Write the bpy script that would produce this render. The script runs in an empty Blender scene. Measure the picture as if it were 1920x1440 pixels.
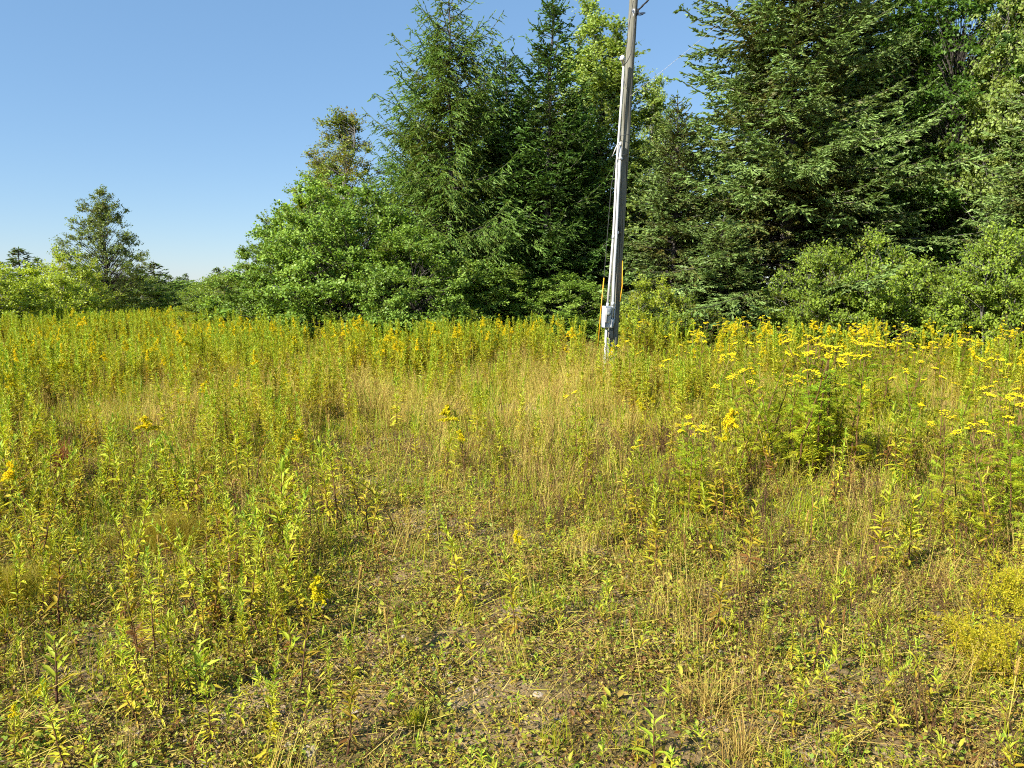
import bpy, math, random
import numpy as np
from mathutils import Vector

# ------------------------------------------------------------------ camera, sky, sun, exposure
SC = bpy.context.scene
COL = SC.collection
F_PX, PITCH, CAM_H = 1397.0, math.radians(7.3), 1.65     # focal length in pixels of a 1920 px wide frame
cam_data = bpy.data.cameras.new('camera')
cam_data.sensor_width = 36.0
cam_data.lens = F_PX / 1920 * 36.0
cam_data.clip_start = 0.05
cam_data.clip_end = 3000
cam = bpy.data.objects.new('camera', cam_data)
COL.objects.link(cam)
cam.location = (0, 0, CAM_H)
cam.rotation_euler = (math.radians(90) - PITCH, 0, 0)
SC.camera = cam

SUN_AZ = math.radians(-130)        # clockwise from +Y (the view direction): from behind on the left
SUN_EL = math.radians(35)
world = bpy.data.worlds.new('World')
SC.world = world
world.use_nodes = True
wn = world.node_tree
wn.nodes.clear()
sky = wn.nodes.new('ShaderNodeTexSky')
sky.sky_type = 'NISHITA'
sky.sun_disc = False
sky.sun_elevation = SUN_EL
sky.sun_rotation = SUN_AZ
sky.air_density = 1.0
sky.dust_density = 0.1
sky.ozone_density = 2.2
bg = wn.nodes.new('ShaderNodeBackground')
bg.inputs['Strength'].default_value = 0.078
wo = wn.nodes.new('ShaderNodeOutputWorld')
haze_mix = wn.nodes.new('ShaderNodeMix'); haze_mix.data_type = 'RGBA'      # a slightly milky summer sky: even, in all directions
haze_mix.inputs['Factor'].default_value = 0.5
haze_mix.inputs['B'].default_value = (1.15, 2.52, 4.55, 1)
wn.links.new(sky.outputs[0], haze_mix.inputs['A'])
wn.links.new(haze_mix.outputs['Result'], bg.inputs[0])
wn.links.new(bg.outputs[0], wo.inputs[0])

sun_data = bpy.data.lights.new('sun', 'SUN')
sun_data.energy = 5.0
sun_data.angle = math.radians(0.5)
sun_data.color = (1.0, 0.95, 0.86)
sun = bpy.data.objects.new('sun', sun_data)
COL.objects.link(sun)
to_sun = Vector((math.sin(SUN_AZ) * math.cos(SUN_EL), math.cos(SUN_AZ) * math.cos(SUN_EL), math.sin(SUN_EL)))
sun.rotation_euler = to_sun.to_track_quat('Z', 'Y').to_euler()
sun.location = to_sun * 60

SC.view_settings.view_transform = 'Standard'
SC.view_settings.look = 'None'
SC.view_settings.exposure = 1.18
SC.view_settings.gamma = 1.0
SC.view_settings.use_curve_mapping = False
SC.cycles.max_bounces = 4
SC.cycles.diffuse_bounces = 1
SC.cycles.use_adaptive_sampling = True
SC.cycles.adaptive_threshold = 0.03
SC.cycles.glossy_bounces = 2
SC.cycles.transmission_bounces = 3
SC.cycles.transparent_max_bounces = 4
SC.cycles.caustics_reflective = False
SC.cycles.caustics_refractive = False
SC.cycles.use_denoising = False
SC.cycles.filter_width = 1.1

# ------------------------------------------------------------------ helpers
def spot(u, v, dist):
    """A point in the place: sight line of photo pixel (u, v) at ground distance dist."""
    a, b = (u - 960) / F_PX, (720 - v) / F_PX
    d = Vector((a, math.cos(PITCH) + b * math.sin(PITCH), -math.sin(PITCH) + b * math.cos(PITCH)))
    return Vector((0, 0, CAM_H)) + d * (dist / d.y)

def ground_at(u, v):
    a, b = (u - 960) / F_PX, (720 - v) / F_PX
    dz = -math.sin(PITCH) + b * math.cos(PITCH)
    t = -CAM_H / dz
    return a * t, (math.cos(PITCH) + b * math.sin(PITCH)) * t

_lat = np.random.default_rng(11).random((8, 64, 64))
def vnoise(x, y, s, k=0):
    x = np.asarray(x, float) / s + 1000; y = np.asarray(y, float) / s + 1000
    xi = np.floor(x).astype(int); yi = np.floor(y).astype(int)
    fx = x - xi; fy = y - yi
    fx = fx * fx * (3 - 2 * fx); fy = fy * fy * (3 - 2 * fy)
    L = _lat[k]
    a = L[xi % 64, yi % 64]; b = L[(xi + 1) % 64, yi % 64]
    c = L[xi % 64, (yi + 1) % 64]; d = L[(xi + 1) % 64, (yi + 1) % 64]
    return (a * (1 - fx) + b * fx) * (1 - fy) + (c * (1 - fx) + d * fx) * fy

def gz(x, y):
    x = np.asarray(x, float); y = np.asarray(y, float)
    z = 0.06 * (vnoise(x, y, 2.3, 1) - .5) + 0.18 * (vnoise(x, y, 9.0, 2) - .5) * np.clip((y - 3) / 6, 0, 1)
    return z + 0.16 * np.exp(-((x + 7.5) / 4.5) ** 2 - ((y - 24) / 6) ** 2)

def nrm(a):
    return a / np.maximum(np.linalg.norm(a, axis=-1, keepdims=True), 1e-9)

class MB:
    """Collects vertices, faces, a per-vertex colour value and material slots; makes one mesh."""
    def __init__(s):
        s.V = []; s.T = []; s.F = {3: [], 4: []}; s.M = {3: [], 4: []}; s.n = 0
    def add(s, V, F, tint=0.5, mat=0):
        V = np.asarray(V, float).reshape(-1, 3)
        F = np.asarray(F, int)
        if len(F) == 0: return
        k = F.shape[1]
        s.V.append(V); s.T.append(np.broadcast_to(np.asarray(tint, float), (len(V),)))
        s.F[k].append(F + s.n); s.M[k].append(np.full(len(F), mat, int)); s.n += len(V)
    def mesh(s, name, mats, smooth=False):
        me = bpy.data.meshes.new(name)
        V = np.concatenate(s.V); T = np.concatenate(s.T)
        f3 = np.concatenate(s.F[3]) if s.F[3] else np.zeros((0, 3), int)
        f4 = np.concatenate(s.F[4]) if s.F[4] else np.zeros((0, 4), int)
        mi = np.concatenate(s.M[3] + s.M[4])
        me.vertices.add(len(V)); me.vertices.foreach_set('co', V.ravel().astype(np.float32))
        loops = np.concatenate([f3.ravel(), f4.ravel()]).astype(np.int32)
        me.loops.add(len(loops)); me.loops.foreach_set('vertex_index', loops)
        npoly = len(f3) + len(f4)
        me.polygons.add(npoly)
        starts = np.concatenate([np.arange(len(f3)) * 3, len(f3) * 3 + np.arange(len(f4)) * 4]).astype(np.int32)
        me.polygons.foreach_set('loop_start', starts)
        me.polygons.foreach_set('material_index', mi.astype(np.int32))
        me.update(calc_edges=True)
        if smooth:
            me.polygons.foreach_set('use_smooth', np.ones(npoly, bool))
        at = me.attributes.new('tint', 'FLOAT', 'POINT')
        at.data.foreach_set('value', T.astype(np.float32))
        for m in (mats if isinstance(mats, (list, tuple)) else [mats]):
            me.materials.append(m)
        me.validate()
        return me

def leaf4(mb, P, D, N, L, W, tint=0.5, mat=0, fold=.12, droop=.0, at=.45):
    """Diamond leaves folded along the midrib."""
    n = len(P); D = nrm(D); S = nrm(np.cross(D, N)); N = np.cross(S, D)
    L = np.broadcast_to(L, (n,))[:, None]; W = np.broadcast_to(W, (n,))[:, None]
    mid = P + D * L * at + N * W * fold
    V = np.stack([P, mid + S * W * .5, P + D * L - N * L * droop, mid - S * W * .5], 1).reshape(-1, 3)
    F = np.arange(n)[:, None] * 4 + np.array([0, 1, 2, 3])
    mb.add(V, F, np.repeat(np.broadcast_to(tint, (n,)), 4), mat)

def leaf6(mb, P, D, N, L, W, tint=0.5, mat=0, droop=.18, fold=.18):
    """Lance-shaped leaves that arch downwards, keeled along the midrib."""
    n = len(P); D = nrm(D); S = nrm(np.cross(D, N)); N = np.cross(S, D)
    L = np.broadcast_to(L, (n,))[:, None]; W = np.broadcast_to(W, (n,))[:, None]
    dr = np.broadcast_to(droop, (n,))[:, None]
    c = lambda t: P + D * L * t - N * L * dr * t * t * 1.6
    up = N * W * fold
    V = np.stack([P, c(.3) - S * W * .42 + up, c(.3) - up * .3, c(.3) + S * W * .42 + up,
                  c(.66) - S * W * .36 + up, c(.66) - up * .3, c(.66) + S * W * .36 + up, c(1.0)], 1).reshape(-1, 3)
    b = np.arange(n)[:, None] * 8
    t = np.repeat(np.broadcast_to(tint, (n,)), 8)
    n0 = mb.n
    mb.add(V, np.concatenate([b + np.array([1, 4, 5, 2]), b + np.array([2, 5, 6, 3])]), t, mat)
    T3 = np.concatenate([b + np.array([0, 1, 2]), b + np.array([0, 2, 3]), b + np.array([4, 7, 5]), b + np.array([5, 7, 6])])
    mb.F[3].append(T3 + n0); mb.M[3].append(np.full(len(T3), mat, int))

def blades(mb, P, az, H, W, bend, tint=0.5, mat=0, seg=3, lean=None):
    """Tapered grass blades in seg pieces, bending over towards az."""
    n = len(P)
    H = np.broadcast_to(H, (n,)); W = np.broadcast_to(W, (n,)); bend = np.broadcast_to(bend, (n,))
    d = np.stack([np.cos(az), np.sin(az), np.zeros(n)], 1)
    face = az + np.random.default_rng(n).uniform(0, 6.28, n)
    s = np.stack([-np.sin(face), np.cos(face), np.zeros(n)], 1)
    rows = []
    for i in range(seg):
        t = i / seg
        c = P + np.array([0, 0, 1.0]) * (H * (t - .35 * bend * t * t))[:, None] + d * (H * bend * t * t)[:, None]
        w = (W * (1 - t * .75) * .5)[:, None]
        rows += [c - s * w, c + s * w]
    tip = P + np.array([0, 0, 1.0]) * (H * (1 - .35 * bend))[:, None] + d * (H * bend)[:, None]
    V = np.stack(rows + [tip], 1).reshape(-1, 3)
    k = 2 * seg + 1
    b = np.arange(n)[:, None] * k
    t = np.repeat(np.broadcast_to(tint, (n,)), k)
    n0 = mb.n
    q = [b + np.array([2 * i, 2 * i + 1, 2 * i + 3, 2 * i + 2]) for i in range(seg - 1)]
    mb.add(V, np.concatenate(q), t, mat)
    T3 = b + np.array([2 * seg - 2, 2 * seg - 1, 2 * seg])
    mb.F[3].append(T3 + n0); mb.M[3].append(np.full(n, mat, int))

def prisms(mb, A, B, ra, rb, sides=3, tint=0.5, mat=0):
    """Straight tapered sticks, many at once."""
    n = len(A)
    if n == 0: return
    ax = nrm(B - A)
    ref = np.where(np.abs(ax[:, 2:3]) > .9, np.array([[1.0, 0, 0]]), np.array([[0, 0, 1.0]]))
    s = nrm(np.cross(ax, ref)); t = np.cross(s, ax)
    ra = np.broadcast_to(ra, (n,))[:, None]; rb = np.broadcast_to(rb, (n,))[:, None]
    lo, hi = [], []
    for i in range(sides):
        a = 2 * math.pi * i / sides
        o = s * math.cos(a) + t * math.sin(a)
        lo.append(A + o * ra); hi.append(B + o * rb)
    V = np.stack(lo + hi, 1).reshape(-1, 3)
    b = np.arange(n)[:, None] * (2 * sides)
    F = np.concatenate([b + np.array([i, (i + 1) % sides, sides + (i + 1) % sides, sides + i]) for i in range(sides)])
    mb.add(V, F, np.repeat(np.broadcast_to(tint, (n,)), 2 * sides), mat)

def tube(mb, pts, radii, sides=6, tint=0.5, mat=0, cap=True):
    pts = np.asarray(pts, float); n = len(pts)
    radii = np.broadcast_to(radii, (n,))
    tan = nrm(np.gradient(pts, axis=0))
    ref = np.array([1.0, 0, 0]) if abs(tan[0][2]) > .8 else np.array([0, 0, 1.0])
    V = []
    for i in range(n):
        s = np.cross(tan[i], ref); s /= max(np.linalg.norm(s), 1e-6); t = np.cross(s, tan[i])
        a = np.arange(sides) * 2 * math.pi / sides
        V.append(pts[i] + (np.cos(a)[:, None] * s + np.sin(a)[:, None] * t) * radii[i])
    V = np.concatenate(V)
    F = [[i * sides + j, i * sides + (j + 1) % sides, (i + 1) * sides + (j + 1) % sides, (i + 1) * sides + j]
         for i in range(n - 1) for j in range(sides)]
    tt = np.repeat(np.broadcast_to(tint, (n,)), sides)
    if cap:
        n0 = mb.n
        V = np.concatenate([V, pts[:1], pts[-1:]]); tt = np.concatenate([tt, tt[:1], tt[-1:]])
        c0, c1 = n * sides, n * sides + 1
        T3 = [[c0, (j + 1) % sides, j] for j in range(sides)] + [[c1, (n - 1) * sides + j, (n - 1) * sides + (j + 1) % sides] for j in range(sides)]
        mb.add(V, F, tt, mat)
        mb.F[3].append(np.array(T3) + n0); mb.M[3].append(np.full(len(T3), mat, int))
    else:
        mb.add(V, F, tt, mat)

def box(mb, c, size, R=None, bevel=.006, tint=.5, mat=0):
    """Box with chamfered upright and level edges."""
    x, y, z = [s / 2 for s in size]; b = bevel
    V, idx = [], {}
    for sx in (-1, 1):
        for sy in (-1, 1):
            for sz in (-1, 1):
                for k, p in enumerate(((x, y - b, z - b), (x - b, y, z - b), (x - b, y - b, z))):
                    idx[(sx, sy, sz, k)] = len(V); V.append((sx * p[0], sy * p[1], sz * p[2]))
    V = np.array(V)
    F4, F3 = [], []
    for s in (-1, 1):
        F4.append([idx[(s, a, c_, 0)] for a, c_ in ((-1, -1), (1, -1), (1, 1), (-1, 1))])
        F4.append([idx[(a, s, c_, 1)] for a, c_ in ((-1, -1), (1, -1), (1, 1), (-1, 1))])
        F4.append([idx[(a, c_, s, 2)] for a, c_ in ((-1, -1), (1, -1), (1, 1), (-1, 1))])
    for a in (-1, 1):
        for c_ in (-1, 1):
            F4.append([idx[(a, c_, -1, 0)], idx[(a, c_, 1, 0)], idx[(a, c_, 1, 1)], idx[(a, c_, -1, 1)]])
            F4.append([idx[(a, -1, c_, 0)], idx[(a, 1, c_, 0)], idx[(a, 1, c_, 2)], idx[(a, -1, c_, 2)]])
            F4.append([idx[(-1, a, c_, 1)], idx[(1, a, c_, 1)], idx[(1, a, c_, 2)], idx[(-1, a, c_, 2)]])
            for d in (-1, 1):
                F3.append([idx[(a, c_, d, 0)], idx[(a, c_, d, 1)], idx[(a, c_, d, 2)]])
    if R is not None: V = V @ np.asarray(R).T
    n0 = mb.n
    mb.add(V + np.asarray(c), F4, tint, mat)
    mb.F[3].append(np.array(F3) + n0); mb.M[3].append(np.full(len(F3), mat, int))

def obj(name, me, parent=None, loc=None, rot=None, scale=None, **props):
    o = bpy.data.objects.new(name, me)
    COL.objects.link(o)
    if parent is not None: o.parent = parent
    if loc is not None: o.location = loc
    if rot is not None: o.rotation_euler = rot
    if scale is not None: o.scale = (scale,) * 3 if np.isscalar(scale) else scale
    for k, v in props.items(): o[k] = v
    return o

def thing(name, label, cat, loc, rot=(0, 0, 0), scale=1.0, group=None):
    o = obj(name, None, None, loc, rot, scale, label=label, category=cat)
    o.empty_display_size = .1
    if group: o['group'] = group
    return o

# ------------------------------------------------------------------ materials
def nodes_of(name):
    m = bpy.data.materials.new(name); m.use_nodes = True
    nt = m.node_tree; nt.nodes.clear()
    out = nt.nodes.new('ShaderNodeOutputMaterial')
    return m, nt, out

def ramp_of(nt, fac, stops):
    r = nt.nodes.new('ShaderNodeValToRGB')
    e = r.color_ramp.elements
    while len(e) < len(stops): e.new(.5)
    for el, (p, c) in zip(e, stops):
        el.position = p; el.color = (*c, 1)
    nt.links.new(fac, r.inputs[0])
    return r.outputs[0]

def plant_mat(name, stops, trans=.35, rough=.55, spec=.3, rnd=.25, patch=.0, patch_scale=.5, tcol=None, val=.25):
    """Leaf surface: colour from the leaf's own tint, from plant to plant, and from patch to patch; lets light through."""
    m, nt, out = nodes_of(name)
    at = nt.nodes.new('ShaderNodeAttribute'); at.attribute_name = 'tint'
    oi = nt.nodes.new('ShaderNodeObjectInfo')
    mul = nt.nodes.new('ShaderNodeMath'); mul.operation = 'MULTIPLY_ADD'
    nt.links.new(oi.outputs['Random'], mul.inputs[0]); mul.inputs[1].default_value = rnd; mul.inputs[2].default_value = -rnd / 2
    add = nt.nodes.new('ShaderNodeMath'); add.operation = 'ADD'
    nt.links.new(at.outputs['Fac'], add.inputs[0]); nt.links.new(mul.outputs[0], add.inputs[1])
    fac = add.outputs[0]
    if patch:
        g = nt.nodes.new('ShaderNodeNewGeometry')
        nz = nt.nodes.new('ShaderNodeTexNoise'); nz.inputs['Scale'].default_value = patch_scale; nz.inputs['Detail'].default_value = 2
        nt.links.new(g.outputs['Position'], nz.inputs['Vector'])
        pm = nt.nodes.new('ShaderNodeMath'); pm.operation = 'MULTIPLY_ADD'
        nt.links.new(nz.outputs[0], pm.inputs[0]); pm.inputs[1].default_value = patch * 2; pm.inputs[2].default_value = -patch
        a2 = nt.nodes.new('ShaderNodeMath'); a2.operation = 'ADD'
        nt.links.new(fac, a2.inputs[0]); nt.links.new(pm.outputs[0], a2.inputs[1]); fac = a2.outputs[0]
    col = ramp_of(nt, fac, stops)
    # brightness differs a little from plant to plant
    hsv = nt.nodes.new('ShaderNodeHueSaturation')
    vm = nt.nodes.new('ShaderNodeMath'); vm.operation = 'MULTIPLY_ADD'
    nt.links.new(oi.outputs['Random'], vm.inputs[0]); vm.inputs[1].default_value = val; vm.inputs[2].default_value = 1 - val / 2
    nt.links.new(vm.outputs[0], hsv.inputs['Value']); nt.links.new(col, hsv.inputs['Color'])
    col = hsv.outputs[0]
    p = nt.nodes.new('ShaderNodeBsdfPrincipled')
    p.inputs['Roughness'].default_value = rough
    p.inputs['Specular IOR Level'].default_value = spec
    nt.links.new(col, p.inputs['Base Color'])
    if trans > 0:
        tr = nt.nodes.new('ShaderNodeBsdfTranslucent')
        mx = nt.nodes.new('ShaderNodeMix'); mx.data_type = 'RGBA'; mx.blend_type = 'MULTIPLY'; mx.inputs['Factor'].default_value = 1
        nt.links.new(col, mx.inputs['A']); mx.inputs['B'].default_value = (*(tcol or (1.25, 1.2, .5)), 1)
        nt.links.new(mx.outputs['Result'], tr.inputs['Color'])
        ms = nt.nodes.new('ShaderNodeMixShader'); ms.inputs[0].default_value = trans
        nt.links.new(p.outputs[0], ms.inputs[1]); nt.links.new(tr.outputs[0], ms.inputs[2])
        nt.links.new(ms.outputs[0], out.inputs[0])
    else:
        nt.links.new(p.outputs[0], out.inputs[0])
    return m

def solid_mat(name, stops, scale=8.0, rough=.7, metal=0.0, spec=.4, bump=.0, stretch=(1, 1, 1), coords='Object', detail=5):
    m, nt, out = nodes_of(name)
    tc = nt.nodes.new('ShaderNodeTexCoord'); mp = nt.nodes.new('ShaderNodeMapping')
    mp.inputs['Scale'].default_value = stretch
    nt.links.new(tc.outputs[coords], mp.inputs[0])
    nz = nt.nodes.new('ShaderNodeTexNoise'); nz.inputs['Scale'].default_value = scale; nz.inputs['Detail'].default_value = detail
    nz.inputs['Roughness'].default_value = .65
    nt.links.new(mp.outputs[0], nz.inputs['Vector'])
    col = ramp_of(nt, nz.outputs[0], stops)
    p = nt.nodes.new('ShaderNodeBsdfPrincipled')
    p.inputs['Roughness'].default_value = rough; p.inputs['Metallic'].default_value = metal
    p.inputs['Specular IOR Level'].default_value = spec
    nt.links.new(col, p.inputs['Base Color'])
    if bump:
        b = nt.nodes.new('ShaderNodeBump'); b.inputs['Strength'].default_value = bump; b.inputs['Distance'].default_value = .01
        nt.links.new(nz.outputs[0], b.inputs['Height']); nt.links.new(b.outputs[0], p.inputs['Normal'])
    nt.links.new(p.outputs[0], out.inputs[0])
    return m

M = {}
M['goldenrod_leaf'] = plant_mat('goldenrod_leaf', [(0, (.24, .11, .025)), (.2, (.46, .33, .025)), (.45, (.50, .49, .03)), (.8, (.35, .45, .032)), (1, (.17, .32, .028))], .34, rnd=.3, patch=.15, patch_scale=.45, val=.40)
M['goldenrod_flower'] = plant_mat('goldenrod_flower', [(0, (.50, .48, .02)), (.4, (.74, .62, .015)), (1, (.82, .56, .012))], .25, .8, .1, .6)
M['stem_red'] = plant_mat('stem_red', [(0, (.085, .035, .022)), (.6, (.16, .09, .03)), (1, (.22, .24, .04))], 0, .7, .2, .3)
M['stem_green'] = plant_mat('stem_green', [(0, (.16, .085, .03)), (.5, (.30, .25, .05)), (1, (.34, .38, .05))], 0, .7, .2, .3)
M['tansy_leaf'] = plant_mat('tansy_leaf', [(0, (.42, .30, .02)), (.3, (.42, .44, .02)), (.7, (.27, .40, .02)), (1, (.14, .28, .02))], .38, rnd=.3, patch=.1, val=.35)
M['tansy_flower'] = plant_mat('tansy_flower', [(0, (.52, .40, .02)), (.5, (.78, .62, .012)), (1, (.86, .68, .02))], .08, .75, .1, .6, val=.3)
M['dry_grass'] = plant_mat('dry_grass', [(0, (.24, .12, .035)), (.3, (.46, .31, .075)), (.65, (.64, .50, .14)), (1, (.54, .52, .06))], .32, .7, .2, .35, patch=.2, patch_scale=.6, tcol=(1.1, 1, .55))
M['green_grass'] = plant_mat('green_grass', [(0, (.48, .37, .045)), (.35, (.42, .39, .02)), (.7, (.26, .35, .015)), (1, (.11, .25, .016))], .36, rnd=.35, patch=.2)
M['cover_leaf'] = plant_mat('cover_leaf', [(0, (.22, .10, .03)), (.15, (.36, .25, .05)), (.40, (.36, .35, .03)), (1, (.13, .24, .025))], .28, .55, .3, rnd=.3, patch=.2, patch_scale=1.6, val=.45)
M['haze_grass'] = plant_mat('haze_grass', [(0, (.36, .24, .04)), (.5, (.44, .36, .045)), (1, (.34, .36, .03))], .4, rnd=.2)
M['fuzz_plant'] = plant_mat('fuzz_plant', [(0, (.42, .29, .02)), (.5, (.52, .43, .02)), (1, (.38, .42, .018))], .4, rnd=.2)
M['red_leaf'] = plant_mat('red_leaf', [(0, (.16, .045, .02)), (.5, (.34, .10, .035)), (1, (.36, .20, .05))], .3, rnd=.2)
M['shrub_leaf'] = plant_mat('shrub_leaf', [(0, (.16, .19, .025)), (.5, (.17, .295, .036)), (1, (.31, .44, .065))], .33, .5, .35, .2)
M['bush_leaf'] = plant_mat('bush_leaf', [(0, (.19, .18, .022)), (.5, (.18, .28, .028)), (1, (.33, .42, .045))], .38, .5, .3, .2)
M['willow_leaf'] = plant_mat('willow_leaf', [(0, (.30, .29, .025)), (.5, (.34, .44, .035)), (1, (.50, .58, .06))], .38, .5, .3, .15)
M['aspen_leaf'] = plant_mat('aspen_leaf', [(0, (.24, .28, .05)), (.5, (.27, .38, .075)), (1, (.42, .50, .14))], .36, .45, .4, .2)
M['birch_leaf'] = plant_mat('birch_leaf', [(0, (.30, .20, .035)), (.4, (.25, .29, .04)), (1, (.26, .38, .05))], .34, .5, .4, .2)
M['birch_green'] = plant_mat('birch_green', [(0, (.19, .18, .04)), (.5, (.17, .24, .04)), (1, (.27, .34, .06))], .32, .5, .4, .2)
M['maple_leaf'] = plant_mat('maple_leaf', [(0, (.055, .11, .018)), (.5, (.085, .17, .02)), (1, (.14, .26, .03))], .36, .5, .3, .2)  # dark green, with the crown's shade put into the leaf colour
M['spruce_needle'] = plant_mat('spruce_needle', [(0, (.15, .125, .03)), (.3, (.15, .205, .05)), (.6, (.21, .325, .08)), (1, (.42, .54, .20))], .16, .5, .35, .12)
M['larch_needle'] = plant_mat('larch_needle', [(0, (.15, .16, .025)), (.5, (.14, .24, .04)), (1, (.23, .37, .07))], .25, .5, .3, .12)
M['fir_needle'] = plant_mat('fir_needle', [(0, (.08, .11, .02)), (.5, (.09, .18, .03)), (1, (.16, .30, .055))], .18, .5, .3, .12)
M['bark_dark'] = solid_mat('bark_dark', [(.3, (.035, .028, .022)), (.7, (.10, .085, .07))], 14, .9, bump=.6, stretch=(1, 1, .25))
M['bark_grey'] = solid_mat('bark_grey', [(.3, (.09, .08, .068)), (.7, (.21, .195, .165))], 14, .85, bump=.5, stretch=(1, 1, .4))
M['twig_dead'] = solid_mat('twig_dead', [(.3, (.16, .13, .10)), (.7, (.30, .26, .21))], 20, .9)
M['pole_wood'] = solid_mat('pole_wood', [(.25, (.075, .072, .055)), (.45, (.16, .155, .12)), (.75, (.26, .25, .20))], 9, .9, spec=.15, bump=.8, stretch=(5, 5, .18))
def add_cracks(m):
    nt = m.node_tree; p = next(n for n in nt.nodes if n.type == 'BSDF_PRINCIPLED'); col = p.inputs['Base Color'].links[0].from_socket
    tc = nt.nodes.new('ShaderNodeTexCoord'); mp = nt.nodes.new('ShaderNodeMapping'); mp.inputs['Scale'].default_value = (26, 26, .55)
    nz = nt.nodes.new('ShaderNodeTexNoise'); nz.inputs['Scale'].default_value = 1.6; nz.inputs['Detail'].default_value = 3
    nt.links.new(tc.outputs['Object'], mp.inputs[0]); nt.links.new(mp.outputs[0], nz.inputs['Vector'])
    f = ramp_of(nt, nz.outputs[0], [(.36, (.28, .26, .24)), (.44, (1, 1, 1))])
    mx = nt.nodes.new('ShaderNodeMix'); mx.data_type = 'RGBA'; mx.blend_type = 'MULTIPLY'; mx.inputs['Factor'].default_value = 1
    nt.links.new(col, mx.inputs['A']); nt.links.new(f, mx.inputs['B']); nt.links.new(mx.outputs['Result'], p.inputs['Base Color'])
add_cracks(M['pole_wood'])
M['conduit'] = solid_mat('conduit', [(.3, (.44, .45, .46)), (.7, (.58, .59, .59))], 6, .4, .15, .5, stretch=(1, 1, .3))
M['conduit_worn'] = solid_mat('conduit_worn', [(.3, (.48, .45, .42)), (.7, (.66, .64, .61))], 9, .5, .1, .4, stretch=(1, 1, .25))
M['box_metal'] = solid_mat('box_metal', [(.3, (.46, .48, .50)), (.7, (.56, .58, .60))], 7, .45, .2, .5)
M['dark_metal'] = solid_mat('dark_metal', [(.3, (.05, .05, .05)), (.7, (.12, .12, .115))], 10, .5, .6)
M['cable_black'] = solid_mat('cable_black', [(.3, (.012, .012, .013)), (.7, (.03, .03, .03))], 10, .5)
M['wire_silver'] = solid_mat('wire_silver', [(.3, (.45, .45, .45)), (.7, (.6, .6, .6))], 10, .4, .5)
M['guard_yellow'] = solid_mat('guard_yellow', [(.3, (.62, .30, .008)), (.7, (.72, .38, .015))], 6, .5)
M['porcelain'] = solid_mat('porcelain', [(.3, (.70, .70, .70)), (.7, (.80, .80, .80))], 4, .4)
M['block_wood'] = solid_mat('block_wood', [(.3, (.18, .15, .11)), (.7, (.34, .29, .22))], 16, .9, bump=.5, stretch=(1, 1, .2))
M['stone'] = solid_mat('stone', [(.25, (.17, .13, .085)), (.5, (.33, .265, .19)), (.8, (.50, .43, .33))], 2.2, .9, bump=.5, coords='Generated')
M['glass_dark'] = solid_mat('glass_dark', [(.3, (.10, .12, .12)), (.7, (.18, .20, .2))], 5, .2)

def ground_material():
    m, nt, out = nodes_of('ground_soil')
    g = nt.nodes.new('ShaderNodeNewGeometry')
    def noise(scale, detail=6, rough=.65):
        n = nt.nodes.new('ShaderNodeTexNoise'); n.inputs['Scale'].default_value = scale
        n.inputs['Detail'].default_value = detail; n.inputs['Roughness'].default_value = rough
        nt.links.new(g.outputs['Position'], n.inputs['Vector']); return n.outputs[0]
    base = ramp_of(nt, noise(1.3), [(.3, (.15, .095, .04)), (.5, (.28, .195, .095)), (.68, (.41, .315, .19))])
    grit = ramp_of(nt, noise(55, 4, .8), [(.32, (.35, .33, .30)), (.5, (.95, .93, .90)), (.68, (1.5, 1.45, 1.4))])
    mx = nt.nodes.new('ShaderNodeMix'); mx.data_type = 'RGBA'; mx.blend_type = 'MULTIPLY'; mx.inputs['Factor'].default_value = .9
    nt.links.new(base, mx.inputs['A']); nt.links.new(grit, mx.inputs['B'])
    moss = ramp_of(nt, noise(4.5, 5), [(.44, (0, 0, 0)), (.60, (1, 1, 1))])
    m2 = nt.nodes.new('ShaderNodeMix'); m2.data_type = 'RGBA'
    nt.links.new(moss, m2.inputs['Factor']); nt.links.new(mx.outputs['Result'], m2.inputs['A'])
    m2.inputs['B'].default_value = (.13, .10, .03, 1)
    p = nt.nodes.new('ShaderNodeBsdfPrincipled'); p.inputs['Roughness'].default_value = .95
    p.inputs['Specular IOR Level'].default_value = .15
    nt.links.new(m2.outputs['Result'], p.inputs['Base Color'])
    b = nt.nodes.new('ShaderNodeBump'); b.inputs['Strength'].default_value = .9; b.inputs['Distance'].default_value = .02
    nt.links.new(noise(38, 6, .75), b.inputs['Height']); nt.links.new(b.outputs[0], p.inputs['Normal'])
    nt.links.new(p.outputs[0], out.inputs[0])
    return m
M['ground'] = ground_material()

# ------------------------------------------------------------------ ground: one sheet, fine near the viewer
def build_ground():
    xs = np.concatenate([[-900, -400, -160, -80], np.arange(-44, -6, 1.0), np.arange(-6, 6.01, .06), np.arange(7, 45, 1.0), [80, 160, 400, 900]])
    ys = np.concatenate([[-60, -20, -6], np.arange(0, 1.5, .5), np.arange(1.5, 10, .06), np.arange(10, 70, 1.0), [90, 130, 200, 400, 1000, 2000]])
    X, Y = np.meshgrid(xs, ys)
    Z = gz(X, Y)
    near = ((np.abs(X) < 6) & (Y > 1.5) & (Y < 10))
    Z = Z + near * (.035 * (vnoise(X, Y, .28, 3) - .5) + .02 * (vnoise(X, Y, .11, 4) - .5))
    far = np.clip((np.hypot(X, Y) - 60) / 60, 0, 1)
    Z = Z * (1 - far)
    V = np.stack([X.ravel(), Y.ravel(), Z.ravel()], 1)
    nx, ny = len(xs), len(ys)
    i = np.arange(ny - 1)[:, None] * nx + np.arange(nx - 1)[None, :]
    F = np.stack([i, i + 1, i + 1 + nx, i + nx], -1).reshape(-1, 4)
    mb = MB(); mb.add(V, F)
    obj('ground', mb.mesh('ground', M['ground'], True), kind='structure')
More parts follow.
